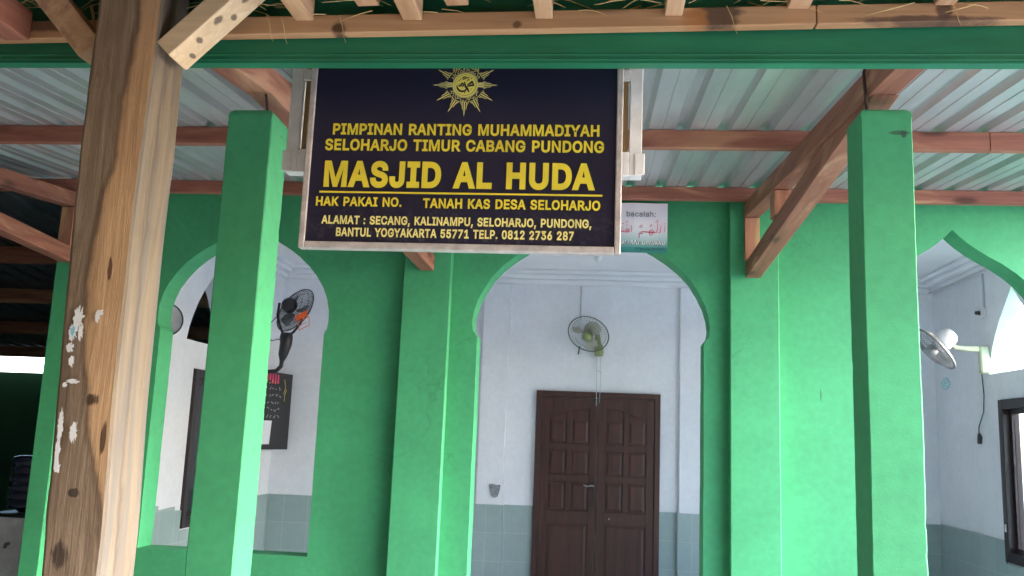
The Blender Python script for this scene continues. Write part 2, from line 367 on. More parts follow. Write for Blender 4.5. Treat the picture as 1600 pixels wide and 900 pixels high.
def lathe(bm, prof, mat4=None, n=24):
    """profile of (r, z) turned about local Z, placed with a 4x4 matrix"""
    mat4 = mat4 or Matrix.Identity(4); rings = []
    for r, z in prof:
        if r < 1e-6: rings.append([bm.verts.new(mat4 @ Vector((0, 0, z)))])
        else: rings.append([bm.verts.new(mat4 @ Vector((r * math.cos(2 * math.pi * j / n), r * math.sin(2 * math.pi * j / n), z))) for j in range(n)])
    for A, B_ in zip(rings, rings[1:]):
        if len(A) == 1 and len(B_) == 1: continue
        for j in range(n):
            if len(A) == 1: bm.faces.new([A[0], B_[j], B_[(j + 1) % n]])
            elif len(B_) == 1: bm.faces.new([A[j], A[(j + 1) % n], B_[0]])
            else: bm.faces.new([A[j], A[(j + 1) % n], B_[(j + 1) % n], B_[j]])
def plate(bm, outer, holes, fn, t0, t1, back_mat=0, hole_mat=0):
    """flat plate with holes; fn(u, v, t) -> point. t0 is the front face, t1 the back"""
    loops = [list(outer)] + [list(h) for h in holes]
    flat = [p for l in loops for p in l]
    tris = tessellate_polygon([[Vector((p[0], p[1], 0)) for p in l] for l in loops])
    A = [bm.verts.new(fn(p[0], p[1], t0)) for p in flat]; B_ = [bm.verts.new(fn(p[0], p[1], t1)) for p in flat]
    for tr in tris:
        try:
            bm.faces.new([A[i] for i in tr]); f = bm.faces.new([B_[i] for i in reversed(tr)]); f.material_index = back_mat
        except ValueError: pass
    o = 0
    for li, l in enumerate(loops):
        k = len(l)
        for i in range(k):
            j = (i + 1) % k
            f = bm.faces.new([A[o + i], A[o + j], B_[o + j], B_[o + i]])
            if li: f.material_index = hole_mat
        o += k
def ribbon(bm, pts, wd, fn):
    """a flat stroke along 2-D points, mapped by fn(u, v)"""
    pts = [Vector(p) for p in pts]; L, Rr = [], []
    for i, p in enumerate(pts):
        a = pts[max(i - 1, 0)]; c = pts[min(i + 1, len(pts) - 1)]
        d = (c - a); d = d.normalized() if d.length else Vector((1, 0)); n = Vector((-d.y, d.x))
        ww = wd[i] if isinstance(wd, (list, tuple)) else wd
        L.append(bm.verts.new(fn(*(p + n * ww / 2)))); Rr.append(bm.verts.new(fn(*(p - n * ww / 2))))
    for i in range(len(pts) - 1): bm.faces.new([L[i], Rr[i], Rr[i + 1], L[i + 1]])
def poly(bm, pts, fn): bm.faces.new([bm.verts.new(fn(*p)) for p in pts])
def disc(bm, c, r, fn, n=32): poly(bm, [(c[0] + r * math.cos(2 * math.pi * i / n), c[1] + r * math.sin(2 * math.pi * i / n)) for i in range(n)], fn)
def ring(bm, c, r0, r1, fn, n=48):
    A = [[bm.verts.new(fn(c[0] + r * math.cos(2 * math.pi * i / n), c[1] + r * math.sin(2 * math.pi * i / n))) for i in range(n)] for r in (r0, r1)]
    for i in range(n): bm.faces.new([A[0][i], A[1][i], A[1][(i + 1) % n], A[0][(i + 1) % n]])

def root_loc(o):
    v = Vector((0, 0, 0))
    while o is not None: v = v + o.location; o = o.parent
    return v
def link(name, bm, mats, parent=None, bevel=0.0, smooth=False, label=None):
    """link a bmesh (written in world coordinates) as ONE mesh object"""
    bmesh.ops.recalc_face_normals(bm, faces=bm.faces[:])
    me = bpy.data.meshes.new(name); bm.to_mesh(me); bm.free()
    o = bpy.data.objects.new(name, me); COL.objects.link(o)
    for m_ in (mats if isinstance(mats, (list, tuple)) else [mats]): me.materials.append(m_)
    if parent is not None: o.parent = parent
    if smooth:
        for p in me.polygons: p.use_smooth = True
    if bevel:
        md = o.modifiers.new('bevel', 'BEVEL'); md.width = bevel; md.segments = 2; md.limit_method = 'ANGLE'; md.angle_limit = R(40)
    if label: o['label'] = label
    return o
def BM(): return bmesh.new()
def thing(name, label, cat, group=None, kind=None):
    # the root stays at the world origin so that all parts share one coordinate frame for their materials
    o = bpy.data.objects.new(name, None); COL.objects.link(o); o.empty_display_size = 0.2
    o['label'] = label; o['category'] = cat
    if group: o['group'] = group
    return o
def tag(o, label, cat, group=None):
    o['label'] = label; o['category'] = cat
    if group: o['group'] = group
    return o
def struct(o, kind='structure'): o['kind'] = kind; return o

GLYPHS = {
 'A': (480, '16,0 201,509 276,509 463,0 395,0 287,302 232,478 245,478 213,371 85,0;110,142 110,199 370,199 370,142'),
 'B': (456, '60,0 60,509 274,507 304,501 329,491 350,477 367,461 381,442 396,398 397,353 387,320 368,295 343,278 315,267 315,262 331,260 347,254 378,234 391,220 411,184 418,136 416,111 410,88 400,67 386,48 368,31 344,18 317,8 284,2 247,0;125,57 245,57 281,60 309,67 330,80 344,96 353,115 354,153 350,169 342,184 333,197 320,209 289,225 248,231 125,231;125,285 238,285 273,290 302,304 323,326 335,355 336,372 333,393 326,412 313,429 294,442 270,449 240,452 125,452'),
 'C': (510, '267,-7 225,-3 186,7 150,25 119,49 92,79 70,115 53,157 44,203 40,254 44,305 53,352 70,393 92,429 119,459 150,484 186,501 225,512 267,516 317,511 340,504 383,485 402,471 435,438 448,418 459,397 473,348 408,348 404,365 389,395 380,407 357,428 330,444 315,449 267,456 237,453 209,445 184,432 161,414 141,391 125,364 113,332 106,295 103,254 106,213 113,177 125,145 141,117 161,94 184,76 210,63 237,56 267,53 315,60 344,72 369,90 389,114 397,128 408,160 473,160 459,112 448,91 420,53 402,38 363,13 341,5 293,-6'),
 'D': (502, '219,0 96,0 96,57 215,57 254,60 288,68 318,81 343,99 363,122 379,149 390,181 397,216 399,255 397,294 390,329 379,361 364,388 344,410 320,428 291,441 258,449 221,452 93,452 93,509 225,509 273,505 315,495 353,478 385,455 412,426 433,391 449,351 458,306 462,255 458,205 449,159 433,119 411,83 384,54 351,31 312,14 268,3;125,509 125,0 60,0 60,509'),
 'E': (419, '60,0 60,509 372,509 372,452 125,452 125,286 355,286 355,229 125,229 125,57 375,57 375,0'),
 'G': (520, '269,-7 225,-3 185,7 149,25 118,49 91,79 69,116 53,157 43,203 40,254 43,305 53,352 69,393 91,429 117,459 149,484 184,501 223,512 265,516 316,510 340,504 384,483 403,469 436,436 449,416 460,395 474,349 408,349 387,393 368,417 344,436 300,453 265,456 236,453 209,445 183,432 160,414 141,392 125,364 113,332 106,295 103,254 106,213 113,177 125,145 141,117 161,95 184,76 210,63 238,56 269,53 296,55 322,61 345,71 365,85 382,102 396,123 407,147 413,173 415,202 434,199 283,199 283,256 478,256 475,160 466,124 451,91 431,62 406,38 377,19 344,5 308,-4'),
 'H': (517, '60,0 60,509 125,509 125,289 392,289 392,509 457,509 457,0 392,0 392,232 125,232 125,0'),
 'I': (300, '31,0 31,57 118,57 118,452 31,452 31,509 269,509 269,452 183,452 183,57 269,57 269,0'),
 'J': (396, '185,-7 143,-2 106,11 75,33 52,63 38,100 33,145 33,173 98,173 100,117 108,93 122,74 139,61 160,53 185,50 209,53 230,61 248,74 261,93 269,117 272,145 272,509 336,509 336,145 332,100 318,63 294,33 263,11 227,-2'),
 'K': (467, '104,145 104,216 174,303 364,509 448,509 231,276 228,276;60,0 60,509 125,509 125,0;372,0 188,259 228,309 449,0'),
 'L': (393, '60,0 60,509 125,509 125,57 361,57 361,0'),
 'M': (628, '60,0 60,509 152,509 284,170 322,49 307,49 349,179 476,509 568,509 568,0 504,0 504,327 507,457 513,457 477,348 342,0 286,0 170,291 112,457 119,457 121,386 122,0'),
 'N': (523, '60,0 60,509 136,509 363,151 414,55 405,54 399,142 399,509 463,509 463,0 387,0 168,346 108,452 119,454 125,313 125,0'),
 'O': (533, '267,-7 225,-3 186,7 150,25 119,49 92,79 70,115 53,157 44,203 40,254 44,305 53,352 70,393 92,429 119,459 150,484 186,501 225,512 267,516 309,512 348,501 384,484 415,459 442,429 464,393 480,352 490,305 493,254 490,203 480,157 464,115 442,79 415,49 384,25 348,7 309,-3;267,53 296,55 324,63 349,76 372,94 392,116 408,144 420,176 428,213 430,254 428,295 420,332 408,365 392,392 372,415 349,433 324,446 296,453 267,456 237,453 210,445 184,433 161,415 142,392 125,364 113,332 106,295 103,254 106,213 113,176 125,144 142,117 161,94 184,76 210,63 237,55'),
 'P': (445, '60,0 60,509 235,509 272,506 305,499 332,487 356,471 375,452 390,430 407,377 409,348 407,318 390,265 375,243 356,223 332,207 305,195 272,188 109,186 109,242 257,244 279,248 312,266 333,294 343,328 343,367 333,402 312,428 297,439 279,446 257,451 232,452 125,452 125,0'),
 'R': (449, '60,0 60,509 236,509 273,506 305,500 333,489 376,455 390,433 401,408 407,381 409,352 407,323 401,296 390,271 376,250 356,232 333,217 305,206 273,200 96,198 96,255 258,256 280,260 313,276 334,300 344,333 344,371 334,405 325,419 298,440 258,451 125,452 125,0;353,0 230,229 303,229 428,0'),
 'S': (447, '224,-9 188,-7 156,-1 128,9 102,23 81,40 64,60 51,83 42,109 38,137 104,137 114,102 123,88 136,76 166,59 204,50 246,50 286,60 317,79 338,106 344,122 346,139 344,154 340,168 322,189 296,205 263,217 184,239 145,253 112,269 86,289 67,313 56,341 52,372 54,400 62,425 75,448 92,468 113,484 138,498 165,508 195,514 227,516 259,514 289,508 316,498 340,484 360,468 377,449 390,427 398,403 401,378 337,378 332,402 320,421 302,437 280,449 254,456 225,459 204,457 167,448 139,430 129,418 121,405 115,376 122,345 142,324 169,308 198,297 312,264 359,238 384,213 395,198 407,161 408,139 406,112 399,87 386,64 370,43 349,25 323,11 294,0 261,-7'),
 'T': (449, '32,452 32,509 417,509 417,452 257,452 257,0 193,0 193,452'),
 'U': (517, '259,-8 220,-6 186,2 154,15 126,33 103,55 85,80 71,108 63,140 60,173 60,509 124,509 124,178 126,155 132,133 153,95 187,68 208,59 232,53 259,52 285,53 331,68 349,80 377,113 391,155 393,178 393,509 457,509 457,173 454,140 446,108 433,80 414,55 391,33 363,15 332,2 297,-6'),
 'V': (480, '204,0 16,509 84,509 207,164 248,31 235,31 257,107 395,509 463,509 278,0'),
 'Y': (472, '203,0 203,208 16,509 91,509 203,327 231,274 250,230 224,230 242,275 280,344 381,509 455,509 268,208 268,0'),
 'Z': (438, '42,0 42,46 306,431 341,476 348,454 40,452 40,509 397,509 397,462 169,129 110,49 97,33 90,54 152,57 399,57 399,0'),
 ':': (188, '95,-4 73,1 63,9 55,18 50,41 55,64 63,73 73,81 95,87 118,81 128,73 140,53 141,41 140,29 128,9 118,1;95,271 83,272 63,284 55,294 50,316 55,339 63,349 73,356 95,362 118,356 128,349 140,328 141,316 140,304 128,284 107,272'),
 ',': (188, '38,-119 68,71 137,71 84,-119'),
 '.': (188, '95,-4 73,1 63,9 55,18 50,41 55,64 63,73 73,81 95,87 118,81 128,73 140,53 141,41 140,29 128,9 118,1'),
 '0': (453, '227,-7 191,-3 158,7 130,24 105,48 85,77 69,113 57,155 50,202 48,254 50,306 57,353 69,395 85,431 106,461 130,484 159,502 191,512 227,516 262,512 295,502 323,484 348,461 368,431 384,395 396,353 403,306 405,254 403,202 396,155 384,113 368,77 348,48 323,24 295,7 263,-3;227,50 250,52 271,60 290,74 306,92 320,116 338,176 344,254 338,332 320,393 306,416 290,435 271,449 250,457 227,460 203,457 182,449 163,435 147,416 134,393 123,365 115,332 109,254 115,176 123,144 147,92 163,74 182,60 203,52'),
 '1': (453, '76,0 76,55 391,55 391,0;276,509 276,0 212,0 212,448 86,358 86,427 198,509'),
 '2': (453, '64,0 64,47 282,282 311,327 316,341 320,371 315,405 308,419 298,431 287,441 258,455 224,460 188,454 172,447 148,427 132,398 127,362 66,362 68,391 75,418 86,442 102,464 121,482 143,496 168,507 225,516 281,507 306,497 328,482 346,465 361,445 372,423 379,398 381,372 377,336 371,318 351,280 317,235 153,60 153,57 389,57 389,0'),
 '3': (453, '218,-7 188,-5 159,1 108,22 70,57 57,79 48,104 44,132 109,132 118,100 137,76 150,66 165,59 200,51 239,51 275,61 291,69 315,93 328,125 328,163 316,196 306,211 275,234 254,241 229,246 157,248 157,299 288,448 288,452 70,452 70,509 372,509 372,461 211,278 211,289 247,290 279,286 308,276 333,262 354,244 371,222 383,198 391,173 393,145 390,116 383,90 370,66 354,45 333,27 309,12 251,-5'),
 '4': (453, '40,105 40,158 247,509 311,509 109,163 413,163 413,105;282,0 282,318 343,318 343,0'),
 '5': (453, '221,-7 192,-5 165,1 140,11 99,41 83,60 71,82 63,105 60,130 122,130 130,102 138,89 160,68 188,54 221,50 241,51 276,64 291,75 314,104 322,122 326,141 328,162 326,183 314,221 303,237 275,262 257,270 218,277 184,273 152,262 128,246 67,253 96,509 366,509 366,452 151,452 134,301 148,311 178,325 212,333 252,332 294,321 330,299 358,269 379,231 390,187 391,163 388,132 381,102 369,76 352,52 332,32 309,15 282,3 253,-4'),
 '6': (453, '226,-7 196,-4 168,3 142,15 119,31 100,51 84,74 73,101 66,130 65,187 80,239 112,302 252,509 322,509 151,261 145,261 165,288 184,302 208,311 235,314 265,312 316,295 337,280 355,262 370,240 380,215 387,187 389,157 387,127 379,98 368,73 352,50 333,30 310,14 284,3 257,-4;226,48 263,55 293,73 314,101 322,119 327,157 322,196 314,213 293,241 263,259 245,264 226,265 207,264 174,252 148,229 131,197 126,179 125,158 126,138 131,119 148,86 160,73 190,55'),
 '7': (453, '97,0 323,452 62,452 62,509 391,509 391,449 165,0'),
 '8': (453, '226,-7 193,-5 163,1 136,11 111,25 91,42 74,62 62,84 54,109 52,135 53,156 65,195 87,228 117,252 153,265 153,267 129,276 109,289 93,308 80,330 73,354 70,380 79,429 90,450 124,485 170,508 197,514 226,516 255,514 282,508 328,485 346,469 361,450 373,429 382,380 379,354 372,330 359,308 343,289 300,265 319,260 335,252 365,228 387,195 395,176 401,135 398,109 391,84 378,62 362,42 341,25 317,11 289,1 259,-5;226,49 267,54 285,60 300,69 323,91 331,106 335,121 337,139 335,157 322,189 312,202 283,223 247,234 206,234 169,223 140,202 130,189 117,157 115,139 121,106 139,79 167,60 205,50;226,290 260,294 287,308 298,318 314,344 319,376 318,392 308,420 288,442 260,455 226,460 192,455 164,442 153,432 138,407 133,376 138,344 154,318 178,300 193,294'),
 '9': (453, '226,516 256,513 285,506 310,494 333,478 352,458 368,434 380,408 387,378 389,347 387,322 382,296 373,270 340,207 200,0 130,0 301,248 307,248 295,229 278,214 257,202 232,195 188,197 161,203 137,214 116,229 98,247 83,269 72,294 66,321 64,352 66,382 73,411 85,436 101,459 120,479 168,506 196,513;226,460 207,459 190,454 174,446 148,423 131,390 125,352 131,313 138,295 148,280 174,257 207,245 226,243 263,249 293,267 305,280 322,312 327,350 322,390 305,422 279,446 263,454 245,459'),
 'a': (389, '160,-9 115,-3 76,15 60,29 38,63 32,84 30,108 36,146 43,161 53,174 64,184 92,200 125,211 247,229 265,235 271,240 276,255 272,285 260,307 240,322 227,327 196,331 163,327 137,316 110,292 100,274 41,291 51,313 64,331 95,358 114,368 133,375 173,383 223,382 271,369 300,350 322,320 330,301 337,251 337,0 277,0 277,52 272,52 252,25 229,8 199,-4;170,45 211,51 242,68 254,80 263,93 274,122 276,190 267,184 251,180 147,163 122,153 103,139 93,118 92,105 96,82 102,72 109,64 130,52 142,48'),
 'b': (424, '229,-8 208,-7 172,4 147,21 118,59 112,59 112,0 53,0 53,509 114,509 114,319 118,319 137,346 171,373 207,383 259,382 287,374 313,361 335,342 354,320 370,293 381,261 388,227 390,189 388,151 381,116 370,84 355,57 336,34 313,16 288,3 260,-6;220,47 242,49 262,55 294,80 316,117 323,139 328,189 323,239 307,281 295,298 262,322 243,328 220,330 198,328 178,322 161,312 134,282 118,241 113,189 114,162 125,115 147,78 162,65 179,55 198,49'),
 'c': (396, '207,-8 174,-5 144,3 117,16 93,35 72,58 56,85 44,116 37,150 34,187 37,225 44,260 56,291 72,318 93,341 117,360 144,374 174,382 226,384 276,371 305,356 318,346 330,335 349,308 362,277 303,262 295,281 278,304 252,321 231,328 207,330 184,328 163,321 145,310 130,296 118,278 108,258 102,236 96,187 102,139 108,117 130,80 145,66 163,55 207,46 232,49 253,55 271,66 292,89 304,117 363,102 350,70 341,56 331,43 306,21 292,12 261,-1'),
 'h': (410, '114,227 114,0 53,0 53,509 114,509 114,287 102,287 116,319 132,344 152,362 175,374 200,382 252,383 295,369 313,356 341,321 350,298 355,271 357,0 296,0 296,235 293,263 286,286 273,304 256,318 235,326 210,329 192,328 161,317 147,308 126,283 115,248'),
 'l': (189, '139,-2 112,0 91,8 74,20 62,37 55,59 53,84 53,509 114,509 114,83 120,62 126,57 146,52 170,54 181,3'),
 't': (227, '204,379 204,327 6,327 6,379;65,471 126,471 127,83 130,70 144,55 170,50 202,54 213,2 207,0 168,-4 138,-1 113,7 92,21 77,41 68,64 65,93'),
 'u': (410, '182,-5 135,2 97,23 82,39 69,59 60,82 54,109 53,139 53,379 114,379 116,117 124,94 137,75 154,61 175,53 200,50 234,55 263,71 274,83 290,113 295,132 296,153 296,379 357,379 357,0 298,0 298,92 307,92 294,60 277,35 257,17 234,5 209,-3'),
 'k': (381, '110,137 110,212 121,212 284,379 360,379 184,199 177,199;53,0 53,509 114,509 114,0;294,0 148,186 191,229 372,0'),
 'n': (410, '114,227 114,0 53,0 53,379 112,379 112,287 102,287 116,319 132,344 152,362 175,374 200,382 252,383 295,369 313,356 341,321 350,298 355,271 357,0 296,0 296,235 293,263 286,286 273,304 256,318 235,326 210,329 192,328 161,317 147,308 126,283 115,248'),
 '-': (453, '337,244 337,188 114,188 114,244'),
}
GLYPHS['M'] = (628, '60,0 60,509 160,509 315,110 470,509 570,509 570,0 505,0 505,400 345,0 285,0 125,400 125,0')
GLYPHS['A'] = (480, '16,0 200,509 276,509 463,0 395,0 345,142 134,142 85,0;154,199 325,199 239,440')
GLYPHS['N'] = (523, '60,0 60,509 123,509 395,110 395,509 462,509 462,0 400,0 127,395 127,0')
def _arc(cx, cz, rx, rz, a0, a1, n=14): return ' '.join('%.1f,%.1f' % (cx + rx * math.cos(R(a0 + (a1 - a0) * i / n)), cz + rz * math.sin(R(a0 + (a1 - a0) * i / n))) for i in range(n + 1))
GLYPHS['P'] = (445, '60,0 60,509 ' + _arc(238, 347, 170, 162, 90, -90) + ' 125,185 125,0;125,242 ' + _arc(236, 347, 106, 105, -90, 90) + ' 125,452')
GLYPHS['R'] = (460, '60,0 60,509 ' + _arc(245, 358, 165, 151, 90, -90) + ' 125,207 125,0;125,264 ' + _arc(243, 358, 101, 94, -90, 90) + ' 125,452;218,225 292,225 452,0 372,0')
GLYPHS['V'] = (480, '16,509 85,509 239,75 395,509 463,509 276,0 201,0')
GLYPHS['6'] = (453, ' '.join('%d,%d' % (227 + 163 * math.cos(a / 12 * math.pi), 160 + 167 * math.sin(a / 12 * math.pi)) for a in range(24)) + ';' +
               ' '.join('%d,%d' % (227 + 98 * math.cos(a / 12 * math.pi), 160 + 108 * math.sin(a / 12 * math.pi)) for a in range(24)) + ';66,190 90,262 140,350 252,509 322,509 190,310 130,175')
def _area(p): return sum(p[i - 1][0] * p[i][1] - p[i][0] * p[i - 1][1] for i in range(len(p))) / 2
def _inside(q, p):
    c = False
    for i in range(len(p)):
        (x0, y0), (x1, y1) = p[i - 1], p[i]
        if (y0 > q[1]) != (y1 > q[1]) and q[0] < (x1 - x0) * (q[1] - y0) / (y1 - y0) + x0: c = not c
    return c
def _grow(p, d):
    """move a closed outline outwards (to its right-hand side when counter-clockwise) by d with mitred corners"""
    out = []; k = len(p)
    for i in range(k):
        a, b_, c = Vector(p[i - 1]), Vector(p[i]), Vector(p[(i + 1) % k])
        e0, e1 = (b_ - a).normalized(), (c - b_).normalized()
        n0, n1 = Vector((e0.y, -e0.x)), Vector((e1.y, -e1.x)); m_ = n0 + n1
        q = m_ / max(m_.length_squared / 2, .45)
        out.append(tuple(b_ + q * d))
    return out
def glyph_polys(ch, bold):
    """[(outer, holes)] of one character, thickened"""
    loops = [[tuple(float(q) / 1000 for q in p.split(',')) for p in l.split(' ')] for l in GLYPHS[ch][1].split(';')]
    loops.sort(key=lambda l: -abs(_area(l))); res = []
    for l in loops:
        host = next((r for r in res if all(_inside(q, r[2]) and _inside(((q[0] + w_[0]) / 2, (q[1] + w_[1]) / 2), r[2]) for q, w_ in zip(l, l[1:] + l[:1]))), None)
        if host: 
            l = l if _area(l) < 0 else l[::-1]; host[1].append(_grow(l, bold))
        else:
            l = l if _area(l) > 0 else l[::-1]; res.append([_grow(l, bold), [], l])
    return [(r[0], r[1]) for r in res]
def text_part(body, x0, x1, z_base, cap, y, m_, parent, name='lettering', bold=0.030, shear=0.0, track=0.028):
    """one line of lettering: outlines thickened by `bold`, fitted to x0..x1 and to the capital height"""
    bm = BM(); px = 0.0; k = 0
    for ch in body:
        if ch == ' ': px += .25 + track; continue
        for outer, hs in glyph_polys(ch, bold):
            k += 1; loops = [outer] + hs; flat = [p for l in loops for p in l]
            vs = [bm.verts.new((px + u + shear * q, y - .0004 * (k % 3), q)) for u, q in flat]
            for tr in tessellate_polygon([[Vector((p[0], p[1], 0)) for p in l] for l in loops]):
                try: bm.faces.new([vs[i] for i in tr])
                except ValueError: pass
        px += GLYPHS[ch][0] / 1000 + track
    xs = [v_.co.x for v_ in bm.verts]; lo, hi = min(xs), max(xs); caph = 0.509 + 2 * bold
    for v_ in bm.verts:
        v_.co = Vector((x0 + (v_.co.x - lo) / (hi - lo) * (x1 - x0), v_.co.y, z_base + (v_.co.z + bold) / caph * cap))
    return link(name, bm, m_, parent)

# ------------------------------------------------------------------ ground, floor
bm = BM(); v = [bm.verts.new(p) for p in ((-300, -300, -0.12), (300, -300, -0.12), (300, 300, -0.12), (-300, 300, -0.12))]; bm.faces.new(v)
struct(link('ground', bm, MAT['ground']))
bm = BM(); box(bm, -8.8, 4.4, 1.7, 9.3, -0.118, 0.0)
struct(link('floor', bm, MAT['floor']))
bm = BM(); box(bm, -3.26, 3.32, 6.205, 9.09, 0.001, 0.006)
struct(link('floor', bm, plain('bounce_floor_tile', (0.66, 0.69, 0.74), .35, var=.04, scale=3)))  # unseen bright floor layer added to bounce light up to the ceiling

# ------------------------------------------------------------------ mosque building
Y0, Y1, YB = 6.0, 6.2, 9.1
XL, XR = -3.27, 3.33
mosque = thing('mosque_building', 'bright green mosque front with pointed arch openings and white rooms behind', 'mosque')
def arch(cx, half, z0, prof):
    """outline of an arched opening, counter-clockwise from the bottom right"""
    right = [(cx + half, z0)] + [(cx + a, z) for a, z in reversed(prof)]
    left = [(cx - a, z) for a, z in prof if a > 0] + [(cx - half, z0)]
    return right + left
side_prof = [(0, 3.07), (.04, 3.03), (.09, 2.985), (.15, 2.94), (.22, 2.895), (.30, 2.85), (.38, 2.793), (.45, 2.73), (.51, 2.66), (.56, 2.585), (.595, 2.50), (.612, 2.42), (.613, 2.345), (.605, 2.295), (.592, 2.275), (.587, 2.255)]
mid_prof = [(0, 3.11), (.06, 3.075), (.14, 3.03), (.24, 2.985), (.34, 2.94), (.43, 2.89), (.52, 2.83), (.60, 2.765), (.67, 2.69), (.725, 2.60), (.765, 2.52), (.788, 2.44), (.797, 2.37), (.79, 2.315), (.772, 2.29), (.758, 2.27)]
def rough_edge(p, step=.03, amp=.0035, sd=0.0):
    out = []
    for i in range(len(p)):
        a, b_ = Vector(p[i]), Vector(p[(i + 1) % len(p)]); k = max(1, int((b_ - a).length / step))
        for q in range(k):
            u = a.lerp(b_, q / k); w_ = Vector((u.x * 3, u.y * 3, sd)); w2 = Vector((u.x * 21, u.y * 21, sd + 4))
            out.append((u.x + amp * noise.noise(w_) + amp * .45 * noise.noise(w2), u.y + amp * noise.noise(w_ + Vector((9, 9, 9))) + amp * .45 * noise.noise(w2 + Vector((5, 5, 5)))))
    return out
holes = [rough_edge(h_, sd=k_ * 3.1) for k_, h_ in enumerate((arch(-2.44, .587, .775, side_prof), arch(-.03, .755, 0.02, mid_prof), arch(2.34, .587, .775, side_prof)))]
bm = BM()
plate(bm, [(-3.80, -0.1), (4.1, -0.1), (4.1, 3.7), (-3.80, 3.7)], holes, lambda u, z, q: Vector((u, q, z)), Y0, Y1, back_mat=1)
link('front_wall', bm, [MAT['green'], MAT['white']], mosque)
for x0, x1 in ((-1.30, -0.975), (0.885, 1.20), (-3.80, -3.66)):
    bm = BM(); box(bm, x0, x1, Y0 - 0.085, Y0 - 0.001, -0.1, 3.22)
    link('pilaster', bm, MAT['green'], mosque, bevel=0.006)
# back wall with door opening
bm = BM(); box(bm, XL - .2, XR + .2, YB, YB + .15, -0.1, 3.6); link('back_wall', bm, MAT['white'], mosque)
for x0, x1 in ((-1.13, -0.86), (0.86, 1.15)):
    bm = BM(); box(bm, x0, x1, YB - .07, YB - .001, 0, 3.17)
    x_in = x1 if x0 < 0 else x0
    link('wall_pilaster', bm, MAT['white'], mosque, bevel=0.008)
    bm = BM(); box(bm, x0 - .012, x1 + .012, YB - .082, YB - .0712, 0, 0.95)
    link('tile_dado', bm, MAT['dado'], mosque)
bm = BM(); box(bm, XL - .35, XL - .2, YB + .16, 12.39, -.1, 3.3); link('light_stop_wall', bm, MAT['dark_green'], mosque)  # unseen wall added to stop light entering the yard from behind
# side walls: window and arched transom in each
warch = [(0, 2.97), (.06, 2.90), (.14, 2.82), (.24, 2.72), (.33, 2.61), (.40, 2.50), (.45, 2.40), (.48, 2.29)]
def side_hole():
    return [(7.42 + .48, 2.29)] + [(7.42 + a, z) for a, z in reversed(warch[:-1])] + [(7.42 - a, z) for a, z in warch[1:]]
win_hole = [(7.12, .78), (7.72, .78), (7.72, 2.07), (7.12, 2.07)]
for s, xi, xo in ((-1, XL, XL - .18), (1, XR, XR + .115)):
    bm = BM()
    plate(bm, [(Y1 + .001, -0.1), (YB - .001, -0.1), (YB - .001, 3.6), (Y1 + .001, 3.6)], [side_hole(), win_hole] + ([[(6.3, .02), (6.85, .02), (6.85, 2.1), (6.3, 2.1)]] if s > 0 else []), lambda u, z, q: Vector((q, u, z)), xi, xo, 1, 2)  # the right wall's extra unseen opening is added to let light in
    link('side_wall', bm, [MAT['white'], MAT['green'], MAT['reveal'] if s > 0 else MAT['white']], mosque)
    # window
    fx0, fx1 = (xi - .12, xi + .025) if s < 0 else (xi - .025, xi + .11)
    bm = BM()
    for a in ((7.125, 7.20, .785, 2.065), (7.64, 7.715, .785, 2.065), (7.2005, 7.6395, .785, .86), (7.2005, 7.6395, 1.99, 2.065)):
        box(bm, fx0, fx1, a[0], a[1], a[2], a[3])
    fr = link('window_frame', bm, MAT['frame_dark'], mosque, bevel=0.004)
    bm = BM(); xm = xi + s * .05
    for a in ((7.203, 7.24, .863, 1.987), (7.60, 7.637, .863, 1.987), (7.2405, 7.5995, .863, .90), (7.2405, 7.5995, 1.95, 1.987)):
        box(bm, xm - .02, xm + .02, a[0], a[1], a[2], a[3])
    link('sash', bm, MAT['frame_dark'], fr)
    bm = BM(); box(bm, xm - .003, xm + .003, 7.24, 7.60, .90, 1.95)
    if s < 0: link('window_pane', bm, MAT['glass_dark'], fr)
    else:
        gm, gt, gb = new_mat('clear_pane'); gb.inputs['Transmission Weight'].default_value = 1.0; gb.inputs['Roughness'].default_value = 0.02; gb.inputs['IOR'].default_value = 1.05
        link('window_pane', bm, gm, fr)
        bm = BM(); box(bm, xi - .040, xi - .026, 7.655, 7.672, 1.02, 1.08); link('handle', bm, MAT['chrome'], fr)
# dado on the side and back walls
def ragged(a, b_, base, n, amp):
    return [(a + (b_ - a) * i / n, base + random.choice((0, 0, amp * random.uniform(-1, 1)))) for i in range(n + 1)]
def dado_plate(outer, fn, t0, t1):
    bm = BM(); plate(bm, outer, [], fn, t0, t1); link('tile_dado', bm, MAT['dado'], mosque)
fy = lambda u, z, q: Vector((q, u, z))
fx = lambda u, z, q: Vector((u, q, z))
top = [(YB - .02, .955), (8.3, .955), (7.723, .945)]
dado_plate([(7.723, 0), (YB - .02, 0)] + top, fy, XR - .001, XR - .013)
top = ragged(7.117, Y1 + .02, .955, 9, .02)
dado_plate([(6.86, 0), (7.117, 0), (7.117, .95), (6.86, .955)], fy, XR - .001, XR - .013)
dado_plate([(7.723, 0), (YB - .02, 0), (YB - .02, .95), (7.723, .945)], fy, XL + .001, XL + .013)
dado_plate([(Y1 + .02, 0), (7.117, 0), (7.117, .93), (7.0, .935), (7.0, .965), (6.72, .955), (6.72, .99), (6.45, .98), (Y1 + .02, .98)], fy, XL + .001, XL + .013)
dado_plate([(7.119, 0), (7.7215, 0), (7.7215, .772), (7.119, .772)], fy, XL + .001, XL + .013)
dado_plate([(7.119, 0), (7.7215, 0), (7.7215, .772), (7.119, .772)], fy, XR - .001, XR - .013)
for x0, x1 in ((XL + .014, -1.145), (-.847, -.563), (.678, .845), (1.165, XR - .014)):
    dado_plate([(x0, 0), (x1, 0), (x1, .95), (x0, .95)], fx, YB - .001, YB - .013)
